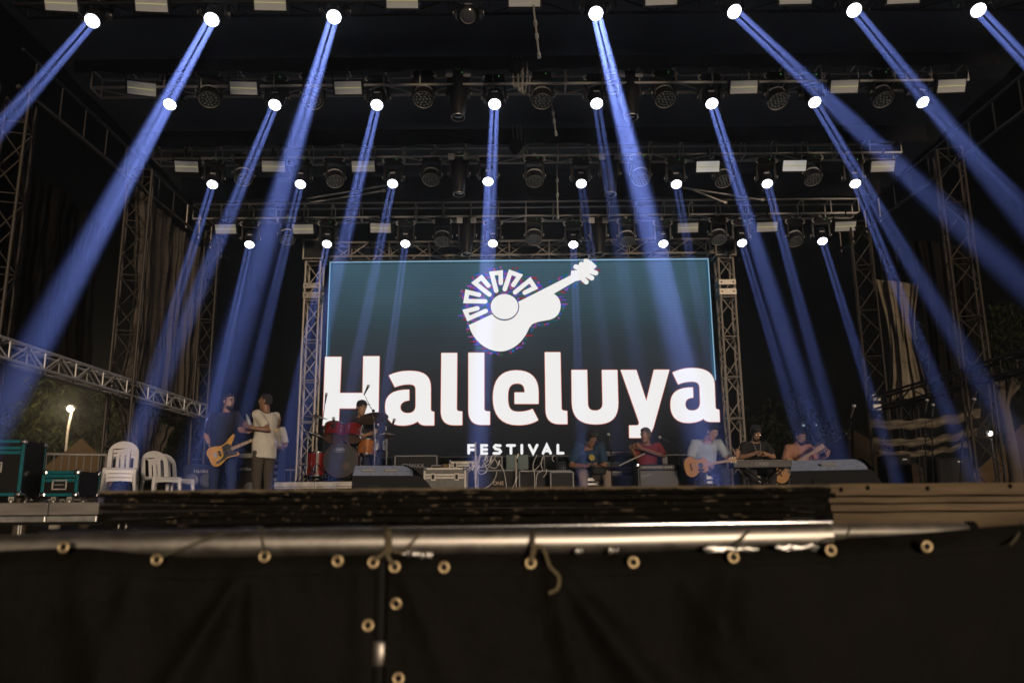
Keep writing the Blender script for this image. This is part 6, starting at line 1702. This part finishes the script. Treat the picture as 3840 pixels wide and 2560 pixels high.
# ------------------------------------------------------------------ beyond the stage: trees, lamp, tents, fences
def tree(label, base, trunk_h, cr, n, key, seed, group='trees behind the stage', leaf=0.16):
    """tapered trunk, limbs and a crown of drooping leaf clusters"""
    rg = random.Random(seed)
    t = thing('tree', label, 'tree', base, (0, 0, 0), group)
    tk = MB(); top = Vector((rg.uniform(-.2, .2), rg.uniform(-.2, .2), trunk_h))
    tk.tube([(0, 0, 0), top * 0.5 + Vector((0.1, 0, 0)), top], [0.2, 0.15, 0.10], 8)
    ends = []
    for k in range(9):
        a = 2 * math.pi * k / 9 + rg.random(); e = top + Vector((math.cos(a) * cr[0] * rg.uniform(.4, .9), math.sin(a) * cr[1] * rg.uniform(.4, .9), cr[2] * rg.uniform(-0.2, 0.9)))
        m = top.lerp(e, 0.5) + Vector((0, 0, 0.2)); tk.tube([top * rg.uniform(.7, 1), m, e], [0.07, 0.045, 0.02], 6); ends.append(e); ends.append(m)
    tk.build('trunk', 'bark', t, 60)
    m_ = MB()
    clumps = [e + Vector((rg.gauss(0, .35), rg.gauss(0, .35), rg.gauss(0, .3))) for e in ends for _ in range(2)]
    for i in range(n):
        c = rg.choice(clumps)
        p = c + Vector((rg.gauss(0, 0.30), rg.gauss(0, 0.30), rg.gauss(0, 0.22)))
        for q_ in range(5):
            a = rg.uniform(0, 6.28); d = Vector((math.cos(a), math.sin(a), rg.uniform(-0.9, 0.25))).normalized(); s = d.cross(Vector((0, 0, 1))).normalized() * leaf * 0.16
            L = leaf * rg.uniform(.7, 1.5); mid = p + d * L * 0.5 + Vector((0, 0, 0.02)); tip = p + d * L - Vector((0, 0, 0.05))
            m_.add([p, mid + s, tip, mid - s], [(0, 1, 2, 3)])
    m_.build('crown', key, t, None)
    return t
G = -1.55
tree('leafy tree left of the street lamp, its leaves lit yellow-green', (at(110, 1600, 22).x, 22, G), 3.2, (1.8, 1.4, 1.2), 900, 'leaf', 1, leaf=0.24)
tree('leafy tree right behind the street lamp', (at(330, 1600, 23).x, 23, G), 3.6, (1.7, 1.3, 1.3), 900, 'leaf', 2, leaf=0.24)
tree('low dark tree between the left tower and the bass cabinet', (at(700, 1700, 22).x, 22, G), 2.6, (1.4, 1.1, 0.8), 700, 'leaf_dark', 3, leaf=0.2)
tree('bushy tree seen under the video wall behind the hi-hat', (at(1470, 1720, 22).x, 22, G), 2.2, (1.0, 1.0, 0.7), 700, 'leaf', 4, leaf=0.2)
tree('bushy tree seen under the video wall left of the man in navy', (at(2120, 1720, 22).x, 22, G), 2.2, (0.8, 0.9, 0.7), 700, 'leaf', 5, leaf=0.2)
tree('tall dark tree at the right edge behind the near tower', (at(3760, 1550, 19).x, 19, G), 4.4, (2.2, 1.6, 1.8), 1500, 'leaf_dark', 6, leaf=0.22)
tree('dark tree behind the man in the peach polo', (at(3020, 1700, 24).x, 24, G), 3.2, (1.4, 1.0, 0.9), 700, 'leaf_dark', 7, leaf=0.2)

# street lamp
LP = at(272, 1535, 21.0)
lb = at(236, 1720, 21.0)
lamp = thing('street_lamp', 'concrete street lamp glowing among the trees at the left', 'street lamp', (lb.x, 21.0, G))
hz_ = LP.z - G; dx = LP.x - lb.x
MB().tube([(-0.05, 0, 0), (0.0, 0, hz_ * 0.55), (0.06, 0, hz_ * 0.72)], [0.16, 0.13, 0.11], 12).build('pole', 'concrete', lamp, 60)
MB().tube(smooth_path([(0.06, 0, hz_ * 0.70), (dx * 0.45, 0, hz_ * 0.86), (dx * 0.85, 0, hz_ * 0.97), (dx, -0.02, hz_)], 5), 0.035, 8).build('arm', 'concrete', lamp, 60)
MB().lathe([(0.02, 0.13), (0.09, 0.10), (0.12, 0.03), (0.115, 0.02)], 14, (dx, -0.05, hz_)).build('lamp_hood', 'alu_dull', lamp, 50)
M['lamp_glow'] = emis('glowing street lamp bulb', (1.0, 0.86, 0.72), 14.0)
MB().ball((dx, -0.10, hz_ + 0.01), 0.085).build('bulb', 'lamp_glow', lamp, 60)
pl_ = bpy.data.lights.new('street_lamp_light', 'POINT'); pl_.energy = 70; pl_.color = (1.0, 0.78, 0.5); pl_.shadow_soft_size = 0.1
plo = bpy.data.objects.new('street_lamp_light', pl_); COL.objects.link(plo); plo.parent = lamp; plo.location = (dx, -0.3, hz_ - 0.02)
# flood on the right
RP = at(3715, 1627, 17.0)
fl2 = thing('flood_lamp', 'small bright flood lamp by the right-hand tents', 'flood lamp', (RP.x, 17.0, G))
MB().tube([(0, 0, 0), (0, 0, RP.z - G)], 0.025, 8).build('pole', 'truss_dark', fl2)
MB().box((0, 0.05, RP.z - G), (0.16, 0.08, 0.16)).build('housing', 'black', fl2, None, 0.01)
MB().ball((0, -0.01, RP.z - G), (0.045, 0.03, 0.06)).build('bulb', 'lamp_glow', fl2, 60)
p2 = bpy.data.lights.new('flood_lamp_light', 'POINT'); p2.energy = 12; p2.color = (1.0, 0.9, 0.85); p2.shadow_soft_size = 0.08
p2o = bpy.data.objects.new('flood_lamp_light', p2); COL.objects.link(p2o); p2o.parent = fl2; p2o.location = (0, -0.25, RP.z - G)

# tents
def tent(label, px, Y, w, zeave, zpeak, rz, key):
    x = at(px, 1700, Y).x
    t = thing('tent', label, 'tent', (x, Y, G), (0, 0, rz), 'tents behind the stage')
    e, pk = zeave - G, zpeak - G; h = w / 2
    cs = [(-h, -h), (h, -h), (h, h), (-h, h)]
    for k in range(4):
        a, b = cs[k], cs[(k + 1) % 4]
        MB().grid(6, 6, lambda u, v, a=a, b=b: ((a[0] + (b[0] - a[0]) * u) * (1 - v), (a[1] + (b[1] - a[1]) * u) * (1 - v), e + (pk - e) * (v ** 1.15))).build('roof_panel', key, t, 180)
        MB().grid(12, 2, lambda u, v, a=a, b=b: ((a[0] + (b[0] - a[0]) * u) * 1.003, (a[1] + (b[1] - a[1]) * u) * 1.003, e - 0.28 * v + 0.03 * math.cos(u * 30) * v)).build('valance', key, t, 180)
        bar('pole', (a[0], a[1], 0), (a[0], a[1], e), 0.03, 'alu_dull', t)
    return t
tent('tan tent behind the railings at the left', 300, 20.0, 2.2, 0.7, 1.75, R(30), 'tent')
tent('brown tent behind the right wedge monitor', 3210, 17.5, 2.4, 0.5, 1.55, R(20), 'tent_dark')
tent('tan tent beside the bright flood lamp at the right', 3850, 20.5, 1.9, 0.75, 1.95, R(40), 'tent')
tent('tan tent behind the man in the peach polo', 3075, 23.0, 1.5, 1.0, 1.75, R(-12), 'tent')
tent('tan tent seen under the video wall behind the rack case', 1745, 19.0, 1.2, 0.75, 1.2, R(10), 'tent')

# railings
def railing(label, p0, p1, h, n, key='alu_dull'):
    p0, p1 = Vector(p0), Vector(p1); t = thing('railing', label, 'railing', p0, (0, 0, 0), 'steel crowd railings')
    d = p1 - p0
    bar('top_rail', (0, 0, h), d + Vector((0, 0, h)), 0.022, key, t, 8); bar('bottom_rail', (0, 0, 0.12), d + Vector((0, 0, 0.12)), 0.018, key, t, 8)
    for k in range(n + 1):
        q_ = d * (k / n); bar('post' if k in (0, n) else 'baluster', q_, q_ + Vector((0, 0, h)), 0.018 if k in (0, n) else 0.010, key, t)
    return t
pA = F(118, 11.5); pB = F(400, 11.9)
railing('steel railing behind the teal edged cases at the left', pA, pB, at(260, 1700, 11.6).z, 10)
pA = F(452, 13.0); pB = F(655, 15.0)
railing('steel railing slanting back behind the white chairs', pA, pB, at(450, 1702, 13.0).z, 14)
pA = F(1070, 16.5); pB = F(1140, 16.5)
railing('short steel railing left of the drum riser', pA, pB, 0.75, 3)
# dark speaker cabinets and covered gear between the right towers
for k, (px0, px1, pyt, Y) in enumerate(((3330, 3420, 1705, 13.6), (3520, 3640, 1715, 12.6))):
    xa, xb = at(px0, 1780, Y).x, at(px1, 1780, Y).x; h = at(px0, pyt, Y).z
    t = thing('speaker_cabinet', ('tall dark speaker cabinet between the right towers', 'blue-black speaker cabinet beside the leaning microphone stand')[k], 'speaker', ((xa + xb) / 2, Y, 0), (0, 0, R(-8)), 'dark cabinets on the right')
    MB().box((0, 0.25, h / 2), (xb - xa, 0.5, h)).build('cabinet', 'tolex', t, None, 0.012); MB().box((0, -0.005, h / 2), (xb - xa - 0.06, 0.012, h - 0.08)).build('grille', 'grille_black', t, None, 0.004)
    MB().box((0.1, -0.014, h * 0.9), (0.07, 0.006, 0.02)).build('badge', 'badge_silver', t, None)
# distant yellow lamps (a few points of light beyond the stage)
for k, (px, py) in enumerate(((3268, 1656), (3010, 1596), (3062, 1592))):
    p = at(px, py, 40.0); t = thing('distant_lamp', 'tiny distant light in the dark, %s' % ('right of the lone microphone stand', 'above the man in the peach polo', 'between the two blue beams on the right')[k], 'lamp', (p.x, 40.0, G), (0, 0, 0), 'distant lamps')
    MB().tube([(0, 0, 0), (0, 0, p.z - G)], 0.05, 6).build('pole', 'truss_dark', t); MB().ball((0, -0.1, p.z - G), 0.07).build('bulb', emis('distant bulb', (0.8, 0.95, 1.0), 2.5 if k == 0 else 0.7, False), t)
